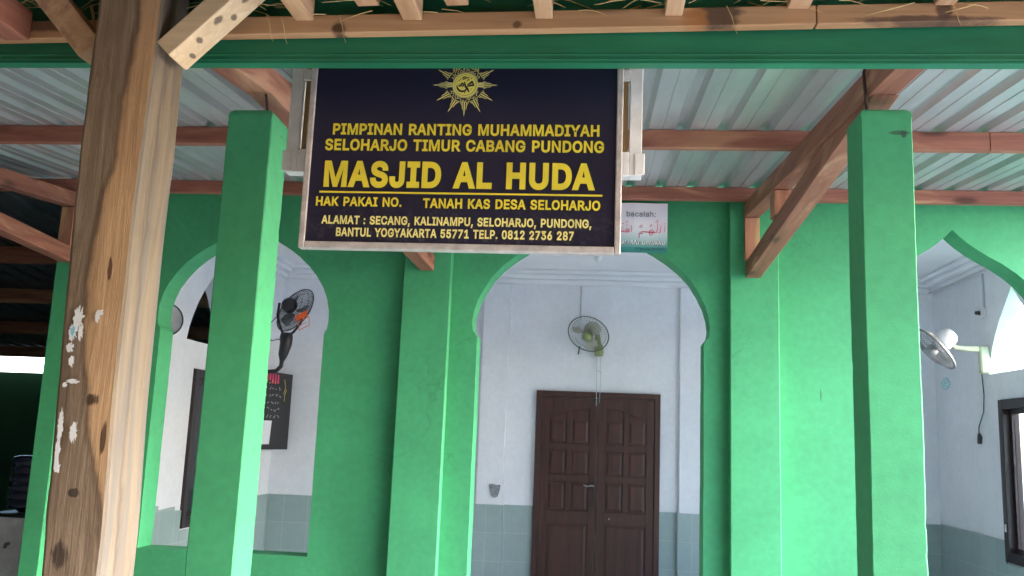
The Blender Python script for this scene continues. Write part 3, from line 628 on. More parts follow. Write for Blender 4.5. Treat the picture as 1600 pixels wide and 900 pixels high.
bm = BM(); box(bm, XL - .2, XR + .2, Y1 + .002, YB + .15, 3.601, 3.72); link('roof_slab', bm, MAT['white'], mosque)
bm = BM(); box(bm, XL + .001, XR - .001, Y1 + .002, YB - .002, 3.31, 3.33); link('ceiling', bm, MAT['ceil'], mosque)
# stepped cornice round the room
bm = BM()
for d, z0, z1 in ((.16, 3.27, 3.309), (.11, 3.225, 3.2695), (.045, 3.175, 3.2245)):
    box(bm, XL + .002, XR - .002, YB - d, YB - .0005, z0, z1)
    box(bm, XL + .0005, XL + d, Y1 + .003, YB - d - .0005, z0, z1)
    box(bm, XR - d, XR - .0005, Y1 + .003, YB - d - .0005, z0, z1)
link('cornice', bm, MAT['ceil'], mosque, bevel=0.01)
# double door
bm = BM()
for a in ((-.56, -.505, 0.002, 2.09), (.62, .675, 0.002, 2.09), (-.5045, .6195, 2.035, 2.09)):
    box(bm, a[0], a[1], YB - .05, YB - .0015, a[2], a[3])
link('door_frame', bm, MAT['door'], mosque, bevel=0.005)
def door_leaf(x0, x1, mirror):
    bm = BM(); ys = YB - .014
    box(bm, x0, x1, ys, YB - .002, .004, 2.03)
    yf = YB - .034; st = .075; mid = .045
    wi = (x1 - x0 - 2 * st)
    xa, xb = x0 + st, x1 - st; xm0, xm1 = (xa + xb) / 2 - mid / 2, (xa + xb) / 2 + mid / 2
    box(bm, x0, xa, yf, ys - .0005, .004, 2.03); box(bm, xb, x1, yf, ys - .0005, .004, 2.03)
    rails = [(.004, .16), (.80, .92), (1.205, 1.265), (1.51, 1.57)]
    for z0, z1 in rails: box(bm, xa + .0003, xb - .0003, yf, ys - .0005, z0, z1)
    for z0, z1 in ((.9205, 1.2045), (1.2655, 1.5095), (1.5705, 1.90)): box(bm, xm0, xm1, yf, ys - .0005, z0, z1)
    # arched top rail
    n = 12; pts = []
    for i in range(n + 1):
        u = i / n; x = xa + .0003 + (xb - xa - .0006) * u
        q = (1 - u) if mirror else u
        pts.append((x, 1.835 + .085 * (0.5 - 0.5 * math.cos(math.pi * min(1, q * 1.25)))))
    out = [(xb - .0003, 2.03), (xa + .0003, 2.03)] + pts
    plate(bm, out, [], fx, yf, ys - .0005)
    # raised panels
    for z0, z1 in ((.175, .785), (.935, 1.19), (1.28, 1.495), (1.585, 1.80)):
        cols = ((xa + .015, xb - .015),) if z0 < .2 else ((xa + .015, xm0 - .012), (xm1 + .012, xb - .015))
        for a, b_ in cols:
            vs = []
            for (i0, yy) in ((0, ys - .001), (.022, YB - .021)):
                vs.append([bm.verts.new((x, yy, z)) for x, z in ((a + i0, z0 + i0), (b_ - i0, z0 + i0), (b_ - i0, z1 - i0), (a + i0, z1 - i0))])
            bm.faces.new(vs[1])
            for i in range(4): bm.faces.new([vs[0][i], vs[0][(i + 1) % 4], vs[1][(i + 1) % 4], vs[1][i]])
    return link('door_leaf', bm, MAT['door'], mosque, bevel=0.003)
lf = door_leaf(-.503, .055, False); rf = door_leaf(.061, .618, True)
bm = BM(); box(bm, .012, .042, YB - .040, YB - .0345, .97, 1.26); link('lock_plate', bm, MAT['frame_dark'], lf)
bm = BM(); tube(bm, [(.03, YB - .041, 1.17), (.03, YB - .075, 1.17), (.0, YB - .085, 1.175), (-.03, YB - .083, 1.165), (-.055, YB - .08, 1.172), (-.07, YB - .08, 1.18)], .009, 8)
link('handle', bm, MAT['chrome'], lf, smooth=True)
bm = BM(); lathe(bm, [(0, .006), (.009, .006), (.009, 0)], Matrix.Translation((.19, YB - .035, .86)) @ Matrix.Rotation(R(90), 4, 'X'), 10); link('stud', bm, MAT['chrome'], rf)
bm = BM(); box(bm, .03, .055, YB - .052, YB - .0345, 1.99, 2.03); link('bolt', bm, MAT['frame_dark'], lf)
# wiring and small fixtures fastened to the building
bm = BM(); tube(bm, [(-.14, YB - .008, 3.17), (-.142, YB - .008, 2.95), (-.14, YB - .008, 2.82)], .008, 6); link('conduit', bm, MAT['grey_cable'], mosque)
bm = BM()
tube(bm, [(.036, YB - .06, 2.50), (.034, YB - .056, 2.35), (.04, YB - .056, 2.10), (.038, YB - .06, 1.95)], .004, 6)
tube(bm, [(.075, YB - .06, 2.50), (.072, YB - .056, 2.36), (.078, YB - .056, 2.22), (.07, YB - .058, 1.98)], .003, 6)
tube(bm, [(.03, YB - .055, 2.30), (.06, YB - .05, 2.305), (.085, YB - .055, 2.285)], .004, 6)
link('pull_cord', bm, MAT['grey_cable'], mosque)
bm = BM()
pts = [(-1.00, 1.145), (-.965, 1.15), (-.925, 1.14), (-.885, 1.145), (-.89, 1.09), (-.91, 1.03), (-.945, 1.015), (-.975, 1.035), (-.99, 1.09)]
plate(bm, pts, [], fx, YB - .084, YB - .0705); link('cement_patch', bm, MAT['cement'], mosque)
# right room: surface conduit, socket, hanging lead
bm = BM(); tube(bm, [(XR - .05, YB - .05, 3.17), (XR - .05, 8.4, 3.165), (XR - .05, 7.6, 3.168), (XR - .05, 6.4, 3.165)], .008, 6)
tube(bm, [(XR - .008, 7.92, 3.16), (XR - .008, 7.92, 2.86)], .008, 6); link('conduit', bm, MAT['grey_cable'], mosque)
bm = BM(); box(bm, XR - .03, XR - .0005, 7.89, 7.97, 2.78, 2.86); sk = link('wall_socket', bm, MAT['white_metal'], mosque, bevel=.006)
bm = BM(); tube(bm, [(XR - .031, 7.95, 2.82), (XR - .07, 7.955, 2.82)], [.02, .014], 8); link('plug', bm, MAT['black'], sk)

# lamp under the ceiling
lamp = thing('ceiling_lamp', 'small white lamp holder under the ceiling seen at the top of the middle arch', 'lamp')
bm = BM(); lathe(bm, [(0, 3.309), (.05, 3.309), (.05, 3.29), (.03, 3.27), (.025, 3.23), (0, 3.23)], Matrix.Translation((.02, 7.5, 0)), 16); link('lamp_holder', bm, MAT['white_metal'], lamp, smooth=True)
bm = BM(); lathe(bm, [(0, 3.229), (.014, 3.229), (.02, 3.20), (.033, 3.16), (.03, 3.125), (.015, 3.105), (0, 3.10)], Matrix.Translation((.02, 7.5, 0)), 16); link('bulb', bm, MAT['paper'], lamp, smooth=True)

# ------------------------------------------------------------------ fans
def cage(bm, mat4, r, depth, spokes, wire, rim):
    """two shallow wire baskets on a rim; the fan's axis is local Z, front at +Z"""
    n = 48
    circ = lambda rr, z: [mat4 @ Vector((rr * math.cos(2 * math.pi * i / n), rr * math.sin(2 * math.pi * i / n), z)) for i in range(n)]
    tube(bm, circ(r, 0), rim, 6, closed=True)
    for z in (-1, 1):
        for q in (.28, .62, .86): tube(bm, circ(r * q, z * depth * (1 - q ** 2.6)), wire, 4, closed=True)
        for k in range(spokes):
            a = 2 * math.pi * k / spokes
            pts = [mat4 @ Vector((r * q * math.cos(a + .25 * (1 - q)), r * q * math.sin(a + .25 * (1 - q)), z * depth * (1 - q ** 2.6))) for q in (.22, .45, .68, .88, 1)]
            tube(bm, pts, wire, 3, caps=False)
def blades(mat4, r, nb, m_, parent, ph=0.3):
    for k in range(nb):
        bm = BM(); a0 = ph + 2 * math.pi * k / nb; rows = []
        for i in range(7):
            q = .2 + .68 * i / 6; half = .30 + .22 * math.sin(math.pi * min(1, .2 + i / 6 * .85))
            row = []
            for j in range(5):
                u = -1 + j / 2
                a = a0 + half * u + .18 * q
                row.append(bm.verts.new(mat4 @ Vector((r * q * math.cos(a), r * q * math.sin(a), -u * .022))))
            rows.append(row)
        for A, B_ in zip(rows, rows[1:]):
            for j in range(4): bm.faces.new([A[j], A[j + 1], B_[j + 1], B_[j]])
        link('blade', bm, m_, parent, smooth=True)
def axis_mat(c, axis, roll=0):
    q = Vector(axis).normalized().to_track_quat('Z', 'Y')
    return Matrix.Translation(c) @ q.to_matrix().to_4x4() @ Matrix.Rotation(roll, 4, 'Z')

# back wall fan
f1 = thing('wall_fan', 'dusty greenish wall fan tilted down above the double door', 'fan', 'wall fans')
A1 = axis_mat((-.055, 8.83, 2.645), (-.22, -.70, -.62))
bm = BM(); cage(bm, A1, .205, .055, 40, .0011, .006); link('cage', bm, plain('green_grey_wire', (0.10, 0.12, 0.10), .5), f1)
blades(A1, .19, 3, MAT['dust_blade'], f1, .5)
bm = BM(); lathe(bm, [(0, .062), (.045, .060), (.05, .05), (.05, .01), (0, .01)], A1, 20); link('hub', bm, MAT['lime'], f1, smooth=True)
bm = BM(); lathe(bm, [(0, -.02), (.05, -.025), (.065, -.06), (.06, -.13), (.03, -.16), (0, -.165)], A1, 20); link('motor', bm, MAT['dust_blade'], f1, smooth=True)
bm = BM(); tube(bm, [A1 @ Vector((0, 0, -.12)), (0.03, 8.99, 2.68), (.05, 9.02, 2.56)], [.022, .024, .03], 10); link('bracket', bm, MAT['lime'], f1, smooth=True)
bm = BM(); box(bm, .01, .10, 8.98, YB - .001, 2.45, 2.56); link('switch_box', bm, MAT['lime'], f1, bevel=.02)
bm = BM(); tube(bm, [(-.14, 8.83, 2.52), (-.145, 8.80, 2.46), (-.15, 8.79, 2.44)], .007, 6); link('pull_cord', bm, MAT['cable'], f1)

# right room fan on the right wall
f2 = thing('wall_fan', 'pale wall fan on a cream bracket seen edge-on in the right-hand room', 'fan', 'wall fans')
A2 = axis_mat((2.855, 7.8, 2.485), (-.75, .06, -.66))
bm = BM(); cage(bm, A2, .215, .07, 44, .0013, .010); link('cage', bm, plain('grey_wire', (0.26, 0.25, 0.25), .4, .4), f2)
blades(A2, .19, 3, MAT['grey_plastic'], f2)
bm = BM(); lathe(bm, [(0, .075), (.05, .07), (.05, .0), (0, .0)], A2, 20); link('hub', bm, MAT['grey_plastic'], f2, smooth=True)
bm = BM(); lathe(bm, [(0, -.03), (.07, -.035), (.085, -.07), (.075, -.17), (.05, -.20), (0, -.205)], A2, 24); link('motor', bm, MAT['white_metal'], f2, smooth=True)
mp = A2 @ Vector((0, 0, -.10))
bm = BM(); tube(bm, [mp + Vector((.05, .0, -.03)), (3.05, 7.86, 2.505), (3.13, 7.87, 2.50), (3.24, 7.88, 2.50)], [.02, .022, .024, .026], 10); link('bracket', bm, MAT['cream'], f2, smooth=True)
bm = BM(); box(bm, 3.245, XR - .001, 7.855, 7.91, 2.29, 2.53); link('switch_box', bm, MAT['cream'], f2, bevel=.018)
bm = BM(); tube(bm, [(3.27, 7.90, 2.29), (3.30, 7.95, 2.12), (3.312, 8.0, 1.98), (3.30, 8.08, 1.85), (3.31, 8.11, 1.80)], .005, 6)
tube(bm, [(3.31, 8.11, 1.80), (3.315, 8.11, 1.77), (3.31, 8.11, 1.71)], [.010, .02, .018], 8); link('power_lead', bm, MAT['cable'], f2)
# scrap stuck on the far wall
bm = BM(); pts = []
for i in range(11):
    a = 2 * math.pi * i / 11; r_ = .055 * random.uniform(.75, 1.15); pts.append((8.83 + r_ * math.cos(a) * 1.9, 2.27 + r_ * 1.1 * math.sin(a)))
plate(bm, pts, [], fy, XR - .012, XR - .001)
tag(link('sticker', bm, plain('cyan_white_scrap', (0.45, 0.68, 0.70), .5, var=.5, scale=45)), 'crumpled cyan and white sticker on the wall below the pale fan', 'sticker')

# left room fan: black pedestal head with yoke and an orange price tag
f3 = thing('wall_fan', 'black wire fan with an orange tag on a black yoke inside the left arch', 'fan', 'wall fans')
C3 = Vector((-2.86, 8.3, 2.735))
A3 = axis_mat(C3, (.52, .78, -.42))
bm = BM(); cage(bm, A3, .235, .085, 56, .0019, .005); link('cage', bm, MAT['black'], f3)
blades(A3, .20, 3, plain('smoke_grey_blade', (0.16, 0.17, 0.18), .4), f3, .9)
bm = BM(); lathe(bm, [(0, -.02), (.06, -.03), (.075, -.06), (.07, -.12), (.03, -.15), (0, -.155)], A3, 20); link('motor', bm, MAT['black'], f3, smooth=True)
bm = BM()
e1 = A3 @ Vector((-.25, 0, 0)); 
tube(bm, [(-3.02, 8.3, 2.80), (-3.03, 8.3, 2.68), (-3.0, 8.3, 2.58), (-2.96, 8.3, 2.50)], .013, 8)
tube(bm, [(-2.78, 8.3, 2.70), (-2.80, 8.3, 2.60), (-2.86, 8.3, 2.52), (-2.90, 8.3, 2.49)], .012, 8)
link('yoke', bm, MAT['black'], f3, smooth=True)
bm = BM(); tube(bm, [(-2.925, 8.3, 2.51), (-2.925, 8.3, 2.47), (-2.925, 8.3, 2.40), (-2.945, 8.3, 2.30), (-2.95, 8.3, 2.24)], [.055, .062, .058, .045, .022], 12); link('switch_box', bm, MAT['black'], f3, smooth=True)
bm = BM(); tube(bm, [(-2.95, 8.3, 2.25), (-2.955, 8.3, 2.19), (-3.0, 8.3, 2.145), (-3.08, 8.3, 2.135), (-3.2, 8.3, 2.15), (XL + .001, 8.3, 2.15)], .02, 10); link('bracket', bm, MAT['black'], f3, smooth=True)
bm = BM(); tube(bm, [(-3.03, 8.28, 2.66), (-3.10, 8.28, 2.58), (-3.12, 8.28, 2.47), (-3.06, 8.28, 2.43), (-2.98, 8.29, 2.45)], .005, 6); link('power_lead', bm, MAT['cable'], f3)
tf = lambda u, q: Vector((-2.725 + u * .83 + q * .10, 8.10 + .002 * 0, 2.70 + u * .45 - q))
bm = BM(); poly(bm, [(-.075, .015), (.06, .015), (.06, .07), (-.075, .07)], tf); tg = link('price_tag', bm, MAT['orange'], f3)
tf2 = lambda u, q: tf(u, q) + Vector((.012, -.001, -.02))
bm = BM()
for a in (((-.05, .06), (.065, .06)), ((.065, .06), (.065, .14)), ((.065, .14), (-.05, .14)), ((-.05, .14), (-.05, .06)), ((-.02, .10), (.03, .10))): ribbon(bm, a, .007, tf2)
link('tag_outline', bm, MAT['orange'], tg)

# round fixture half hidden behind the left arch
lh = thing('round_wall_fixture', 'round grey fixture with a black rim on the white wall behind the left arch edge', 'wall fixture')
AH = axis_mat((-3.175, 6.39, 2.377), (.75, -.66, 0.02))
n = 40; bm = BM(); tube(bm, [AH @ Vector((.118 * math.cos(2 * math.pi * i / n), .118 * math.sin(2 * math.pi * i / n), 0)) for i in range(n)], .0055, 8, closed=True); link('rim', bm, MAT['black'], lh, smooth=True)
bm = BM(); lathe(bm, [(.118, 0), (.095, -.02), (.07, -.03), (.05, -.045), (0, -.05)], AH, 32); link('dish', bm, MAT['grey_plastic'], lh, smooth=True)
bm = BM(); lathe(bm, [(0, .005), (.02, .0), (.045, -.02), (.05, -.043), (0, -.046)], AH, 24); link('centre', bm, MAT['chrome'], lh, smooth=True)
bm = BM(); tube(bm, [AH @ Vector((0, 0, -.05)), (XL + .002, 6.42, 2.377)], .02, 8); link('mount', bm, MAT['grey_plastic'], lh)

# notice board on the left wall
nb = thing('notice_board', 'black notice board with pink and white papers on the left room wall', 'notice board')
NX = XL + .035
bm = BM(); box(bm, XL + .002, NX, 8.30, 9.06, 1.40, 2.16); 
for v_ in bm.verts:
    if v_.co.x > NX - .01: v_.co.x += (v_.co.y - 8.30) * .19
link('board', bm, MAT['black_paint'], nb)
bmf = lambda u, z: Vector((NX + .003 + (u - 8.30) * .19, u, z))
bm = BM()
for i in range(9):
    y = 8.36 + i * .05; h = random.uniform(.05, .10); poly(bm, [(y, 2.13 - h), (y + .035, 2.13 - h), (y + .03, 2.14), (y + .008, 2.14)], bmf)
link('bunting', bm, MAT['pink_print'], nb)
bm = BM()
for i in range(8): ribbon(bm, [(8.37 + i * .05, 2.05), (8.385 + i * .05, 2.08 - .03 * (i % 2))], .012, bmf)
ribbon(bm, [(8.9, 2.10), (8.93, 2.02), (8.90, 1.95)], .008, bmf); ribbon(bm, [(8.95, 2.0), (8.92, 1.93), (8.925, 1.88)], .008, bmf)
link('drawing', bm, MAT['yellow'], nb)
bm = BM()
for rz in (2.0, 1.93, 1.86, 1.79, 1.72):
    y = 8.55
    while y < 8.84:
        l = random.uniform(.015, .05); ribbon(bm, [(y, rz + random.uniform(-.02, .02)), (y + l * .5, rz + random.uniform(-.02, .02)), (y + l, rz + random.uniform(-.02, .02))], .010, bmf); y += l + random.uniform(.02, .05)
link('chalk_marks', bm, MAT['grey_plastic'], nb)
bm = BM(); poly(bm, [(8.50, 1.45), (8.70, 1.45), (8.72, 1.68), (8.53, 1.68)], bmf); link('paper', bm, MAT['paper'], nb)
bm = BM(); poly(bm, [(8.32, 1.72), (8.50, 1.72), (8.50, 1.98), (8.32, 1.98)], bmf); link('paper', bm, MAT['paper'], nb)

# ------------------------------------------------------------------ porch roof
def roof_z(y): return 3.17 + .087 * (y - 4.4)
roof = thing('porch_roof', 'grey corrugated metal porch roof on reddish timber rafters and purlins', 'roof')
def corrugated(x0, x1, ya, za, yb, zb, name, parent, m_=None):
    bm = BM(); x = x0; prof = []
    P, H = .205, .032
    while x < x1:
        prof += [(x, 0), (x + .060, 0), (x + .063, .004), (x + .069, .004), (x + .072, 0), (x + .132, 0), (x + .150, H), (x + .187, H)]
        x += P
    rows = []
    for i in range(3):
        u = i / 2; rows.append([bm.verts.new((px, ya + (yb - ya) * u, za + (zb - za) * u + h)) for px, h in prof])
    for A, B_ in zip(rows, rows[1:]):
        for j in range(len(prof) - 1): bm.faces.new([A[j], A[j + 1], B_[j + 1], B_[j]])
    o = link(name, bm, m_ or MAT['sheet'], parent)
    return o
corrugated(-10.0, 3.5, 2.05, roof_z(2.05), 5.995, roof_z(5.995), 'roof_sheet', roof)
# purlins run across, one of them along the wall top
for y, wd, h in ((2.75, .05, .092), (4.4, .05, .092), (5.86, .055, .085)):
    bm = BM(); z1 = roof_z(y) - .004
    for a, b_ in (((-10.0, .2) if y > 3 else (-10.0, -3.0)), ((.203, 1.9) if y > 3 else (-2.99, 1.9)), (1.903, 3.5)):
        jit = random.uniform(-.003, .003)
        box(bm, a, b_, y - wd / 2 + jit, y + wd / 2 + jit, z1 - h, z1)
    link('purlin', bm, MAT['timber_x'], roof, bevel=.003)
def truss(xa, xb, yback=5.905):
    """rafter, sloping tie beam and wall strut; xa at the eaves, xb at the wall"""
    xx = lambda y: xa + (xb - xa) * (y - 2.8) / (yback - 2.8)
    zb = lambda y: roof_z(y) - .096 - .103      # rafter underside
    wd = .095
    bm = BM(); h = .103
    bar(bm, (xx(2.12), 2.12, zb(2.12) + h / 2), (xx(yback), yback, zb(yback) + h / 2), wd, h, cut0=(0, 1, 0), cut1=(0, 1, 0))
    link('rafter', bm, MAT['timber'], roof, bevel=.004)
    bm = BM(); hb = .105
    y0 = 3.5; z0 = zb(y0) - .002
    bar(bm, (xx(yback) + .012, yback, 2.70 + hb / 2), (xx(y0) + .012, y0, z0), wd, hb, cut0=(0, 1, 0), cut1=(0, -.087, 1))
    link('tie_beam', bm, MAT['timber'], roof, bevel=.004)
    bm = BM(); zs = 2.70 + hb + .01
    box(bm, xx(yback) - .047, xx(yback) + .047, yback - .05, yback - .002, zs, zb(yback - .05) - .003)
    link('strut', bm, MAT['timber_z'], roof, bevel=.003)
    bm = BM(); ym = 4.95; zt = 2.70 + hb + (z0 - hb / 2 - 2.70) * (yback - ym) / (yback - y0)
    box(bm, xx(ym) - .045, xx(ym) + .045, ym - .06, ym + .06, zt + .008, zb(ym) - .01); link('web_block', bm, MAT['timber_z'], roof, bevel=.003)
truss(-1.32, -1.15); truss(1.005, 1.02); truss(-3.70, -3.725)
# second timber doubled against the left rafter
bm = BM(); bar(bm, (-1.175, 3.3, roof_z(3.3) - .075), (-1.09, 4.3, roof_z(4.3) - .19), .04, .11, cut0=(0, 1, 0), cut1=(0, 1, 0)); link('splice', bm, MAT['timber'], roof, bevel=.003)

# ------------------------------------------------------------------ porch columns
def column(x0, x1, y0, y1, ztop, label):
    bm = BM(); box(bm, x0, x1, y0, y1, 0, ztop)
    bmesh.ops.recalc_face_normals(bm, faces=bm.faces[:])
    top_e = [e for e in bm.edges if all(v_.co.z > ztop - .01 for v_ in e.verts)]
    bmesh.ops.bevel(bm, geom=top_e, offset=.04, segments=5, affect='EDGES', profile=.6)
    vert = [e for e in bm.edges if abs(e.verts[0].co.z - e.verts[1].co.z) > 1]
    bmesh.ops.bevel(bm, geom=vert, offset=.004, segments=1, affect='EDGES')
    for z in [.025 * i for i in range(24, int(ztop * 40) - 2)]:
        bmesh.ops.bisect_plane(bm, geom=bm.verts[:] + bm.edges[:] + bm.faces[:], plane_co=(0, 0, z), plane_no=(0, 0, 1))
    for v_ in bm.verts:
        q = v_.co
        v_.co.x += .003 * noise.noise(Vector((q.x * 2, q.y * 2, q.z * 2.1))) + .0007 * noise.noise(Vector((q.x * 9, q.y * 9, q.z * 17)))
        v_.co.y += .003 * noise.noise(Vector((q.x * 2 + 9, q.y * 2, q.z * 2.3)))
        n_ = noise.noise(Vector((q.x * 31, q.y * 31, q.z * 23)))
        if n_ > .22:                                             # small knocks along the corners
            v_.co.x += (n_ - .22) * .0045 * (1 if q.x < (x0 + x1) / 2 else -1); v_.co.y += (n_ - .22) * .004 * (1 if q.y < (y0 + y1) / 2 else -1)
    t_ = thing('porch_column', label, 'column', 'green porch columns')
    bmesh.ops.recalc_face_normals(bm, faces=bm.faces[:])
    for f in bm.faces: f.smooth = True
    for e in bm.edges:
        if len(e.link_faces) == 2 and e.calc_face_angle(0) > R(28): e.smooth = False
    link('shaft', bm, MAT['green_col'], t_)
    return t_
c1 = column(-1.385, -1.215, 3.10, 3.275, 2.785, 'green square column with rounded top behind the wooden post, left of the sign')
c2 = column(.915, 1.09, 3.10, 3.275, 2.80, 'green square column with rounded top right of the sign, under the diagonal timbers')
bm = BM(); tube(bm, [(.955, 3.15, 2.78), (.95, 3.15, 2.85), (.945, 3.15, 2.95), (.97, 3.16, 3.01)], .006, 6)
link('tie_rod', bm, MAT['steel_rod'], c2)
bm = BM(); tube(bm, [(-1.255, 3.16, 2.77), (-1.262, 3.15, 2.83), (-1.275, 3.15, 2.90), (-1.278, 3.15, 2.95), (-1.27, 3.15, 2.96), (-1.265, 3.15, 2.92), (-1.27, 3.15, 2.87)], .005, 6)
link('tie_rod', bm, MAT['steel_rod'], c1)

# ------------------------------------------------------------------ green steel beam
bm = BM()
out = [(2.24, 2.584), (2.275, 2.584), (2.275, 2.60), (2.247, 2.60), (2.247, 2.80), (2.275, 2.80), (2.275, 2.815), (2.24, 2.815)]
A = [bm.verts.new((-10.0, y, z)) for y, z in out]; B_ = [bm.verts.new((3.6, y, z)) for y, z in out]
for i in range(len(out)): bm.faces.new([A[i], A[(i + 1) % 8], B_[(i + 1) % 8], B_[i]])
bm.faces.new(A); bm.faces.new(B_[::-1])
for z in (2.594, 2.608):  # rolled ridges along the lower flange
    tube(bm, [(-10.0, 2.2395, z), (3.6, 2.2395, z)], .0022, 6)
tag(link('steel_beam', bm, MAT['beam']), 'long dark green steel beam across the top of the view', 'beam')

# ------------------------------------------------------------------ shelter in front: post, plank, rafters, thatch
post = thing('timber_post', 'rough brown and tan timber post with torn paper scraps at far left', 'post')
bm = BM(); rows = []
nz = 70
for i in range(nz + 1):
    z = 2.95 * i / nz - .1
    xl = -1.255 + (-1.30 + 1.255) * min(1, max(0, (z - .9) / 1.2)) + .007 * noise.noise(Vector((0, 0, z * 2.2))) + .003 * noise.noise(Vector((4, 0, z * 9)))
    xr = -1.137 + .012 * min(1, abs(z - 1.95) / .6) ** 2
    xr += .004 * noise.noise(Vector((8, 0, z * 2.5)))
    yf = 2.06 + .0015 * noise.noise(Vector((2, 3, z * 2.8))); yb = 2.215
    xrb = xr + .004 - .012 * min(1, max(0, (z - 2.3) / .3))
    rows.append([bm.verts.new(p) for p in ((xl, yf + .008, z), (xl + .010, yf, z), ((xl + xr) / 2, yf - .002, z), (xr - .006, yf, z), (xr, yf + .006, z), (xrb, 2.14, z), (xrb, yb, z), (xl, yb, z))])
for A, B_ in zip(rows, rows[1:]):
    for j in range(8): bm.faces.new([A[j], A[(j + 1) % 8], B_[(j + 1) % 8], B_[j]])
bm.faces.new(rows[0][::-1]); bm.faces.new(rows[-1])
link('trunk', bm, MAT['post'], post)
bm = BM(); bar(bm, (-1.112, 2.112, 2.545), (-.80, 2.112, 2.857), .052, .10, up=(0, 1, 0)); link('brace', bm, MAT['brace_wood'], post, bevel=.003)
bm = BM(); bar(bm, (-1.335, 2.135, 2.565), (-1.60, 2.135, 2.86), .07, .062, up=(0, 1, 0)); link('brace', bm, MAT['raw_y'], post, bevel=.003)
def scrap(cx, cz, w_, h_, m_, sd, off=0):
    rnd = random.Random(sd); pts = []
    k = 44
    for i in range(k):
        a = 2 * math.pi * i / k; r_ = rnd.uniform(.72, 1.08) if math.cos(a) < 0.2 else rnd.uniform(.45, 1.25)
        pts.append((cx + w_ * math.cos(a) * r_, cz + h_ * math.sin(a) * r_))
    bm = BM(); plate(bm, pts, [], fx, 2.0553 - off, 2.0556 - off); link('paper_scrap', bm, m_, post)
for n_, a in enumerate(((-1.246, 1.845, .014, .034, 'paper', 1), (-1.256, 1.812, .012, .022, 'paper', 14), (-1.236, 1.812, .007, .020, 'paper', 15), (-1.255, 1.815, .006, .014, 'cyan_paper', 9), (-1.197, 1.853, .007, .016, 'paper', 3), (-1.190, 1.862, .008, .007, 'paper', 4),
          (-1.258, 1.775, .010, .012, 'paper', 5), (-1.249, 1.742, .008, .014, 'paper', 9), (-1.240, 1.694, .016, .006, 'paper', 6), (-1.258, 1.685, .007, .007, 'paper', 12), (-1.256, 1.588, .0075, .045, 'paper', 7), (-1.256, 1.525, .0075, .032, 'paper', 11), (-1.252, 1.492, .008, .014, 'paper', 13), (-1.222, 1.575, .010, .026, 'paper', 8))):
    scrap(a[0], a[1], a[2], a[3], MAT[a[4]], a[5], .0004 * n_)

shel = thing('shelter_roof', 'raw timber rafters and plank of a thatched shelter at the top edge', 'roof')
bm = BM()
for x0, x1 in ((-10.0, .546), (.549, 2.7)):
    zz = lambda x: 2.661 + .022 * (x + .2) / 1.3
    vs = [bm.verts.new((x, y, zz(x) + dz_)) for x in (x0, x1) for y in (2.200, 2.234) for dz_ in (0, .052)]
    for f in ((0, 1, 3, 2), (4, 6, 7, 5), (0, 4, 5, 1), (2, 3, 7, 6), (0, 2, 6, 4), (1, 5, 7, 3)): bm.faces.new([vs[i] for i in f])
link('plank', bm, MAT['raw_x'], shel, bevel=.003)
def srafter(x, wd, z, y_end, skew=0.0):
    bm = BM(); L = 5.5
    bar(bm, (x, y_end, z + .03), (x - skew, y_end - L, z + .03 - L * .03), wd, .06); link('rafter', bm, MAT['raw_y'], shel, bevel=.003)
for x, wd, z in ((-.795, .05, 2.685), (-.50, .052, 2.685), (-.15, .046, 2.688), (.185, .046, 2.695), (.50, .055, 2.712), (.86, .05, 2.720), (1.3, .05, 2.72), (1.8, .05, 2.72), (2.4, .05, 2.72),
                 (-2.1, .05, 2.68), (-2.6, .05, 2.68), (-3.1, .05, 2.68), (-3.7, .05, 2.68), (-4.4, .05, 2.68), (-5.1, .05, 2.68)):
    srafter(x, wd, z, 2.197)
bm = BM(); bar(bm, (-1.606, 2.197, 2.672), (-1.66, -1.5, 2.60), .075, .085); link('rafter', bm, MAT['timber'], shel, bevel=.004)
for x in (-.62, -.38):   # short offcuts lying over the plank
    bm = BM(); bar(bm, (x, 2.19, 2.745), (x - .03, 1.7, 2.735), .06, .045); link('offcut', bm, MAT['raw_y'], shel, bevel=.003)
bm = BM(); xs = 36; ys = 16
grid = [[bm.verts.new((-10.0 + 12.6 * i / xs, 2.18 - 6.5 * j / ys, 2.79 - .03 * (6.5 * j / ys) + .02 * noise.noise(Vector((i * .7, j * .7, 0))))) for i in range(xs + 1)] for j in range(ys + 1)]
for j in range(ys):
    for i in range(xs): bm.faces.new([grid[j][i], grid[j][i + 1], grid[j + 1][i + 1], grid[j + 1][i]])
ext = bmesh.ops.extrude_face_region(bm, geom=bm.faces[:])
for e in ext['geom']:
    if isinstance(e, bmesh.types.BMVert): e.co.z += .12
link('thatch', bm, MAT['thatch'], shel)
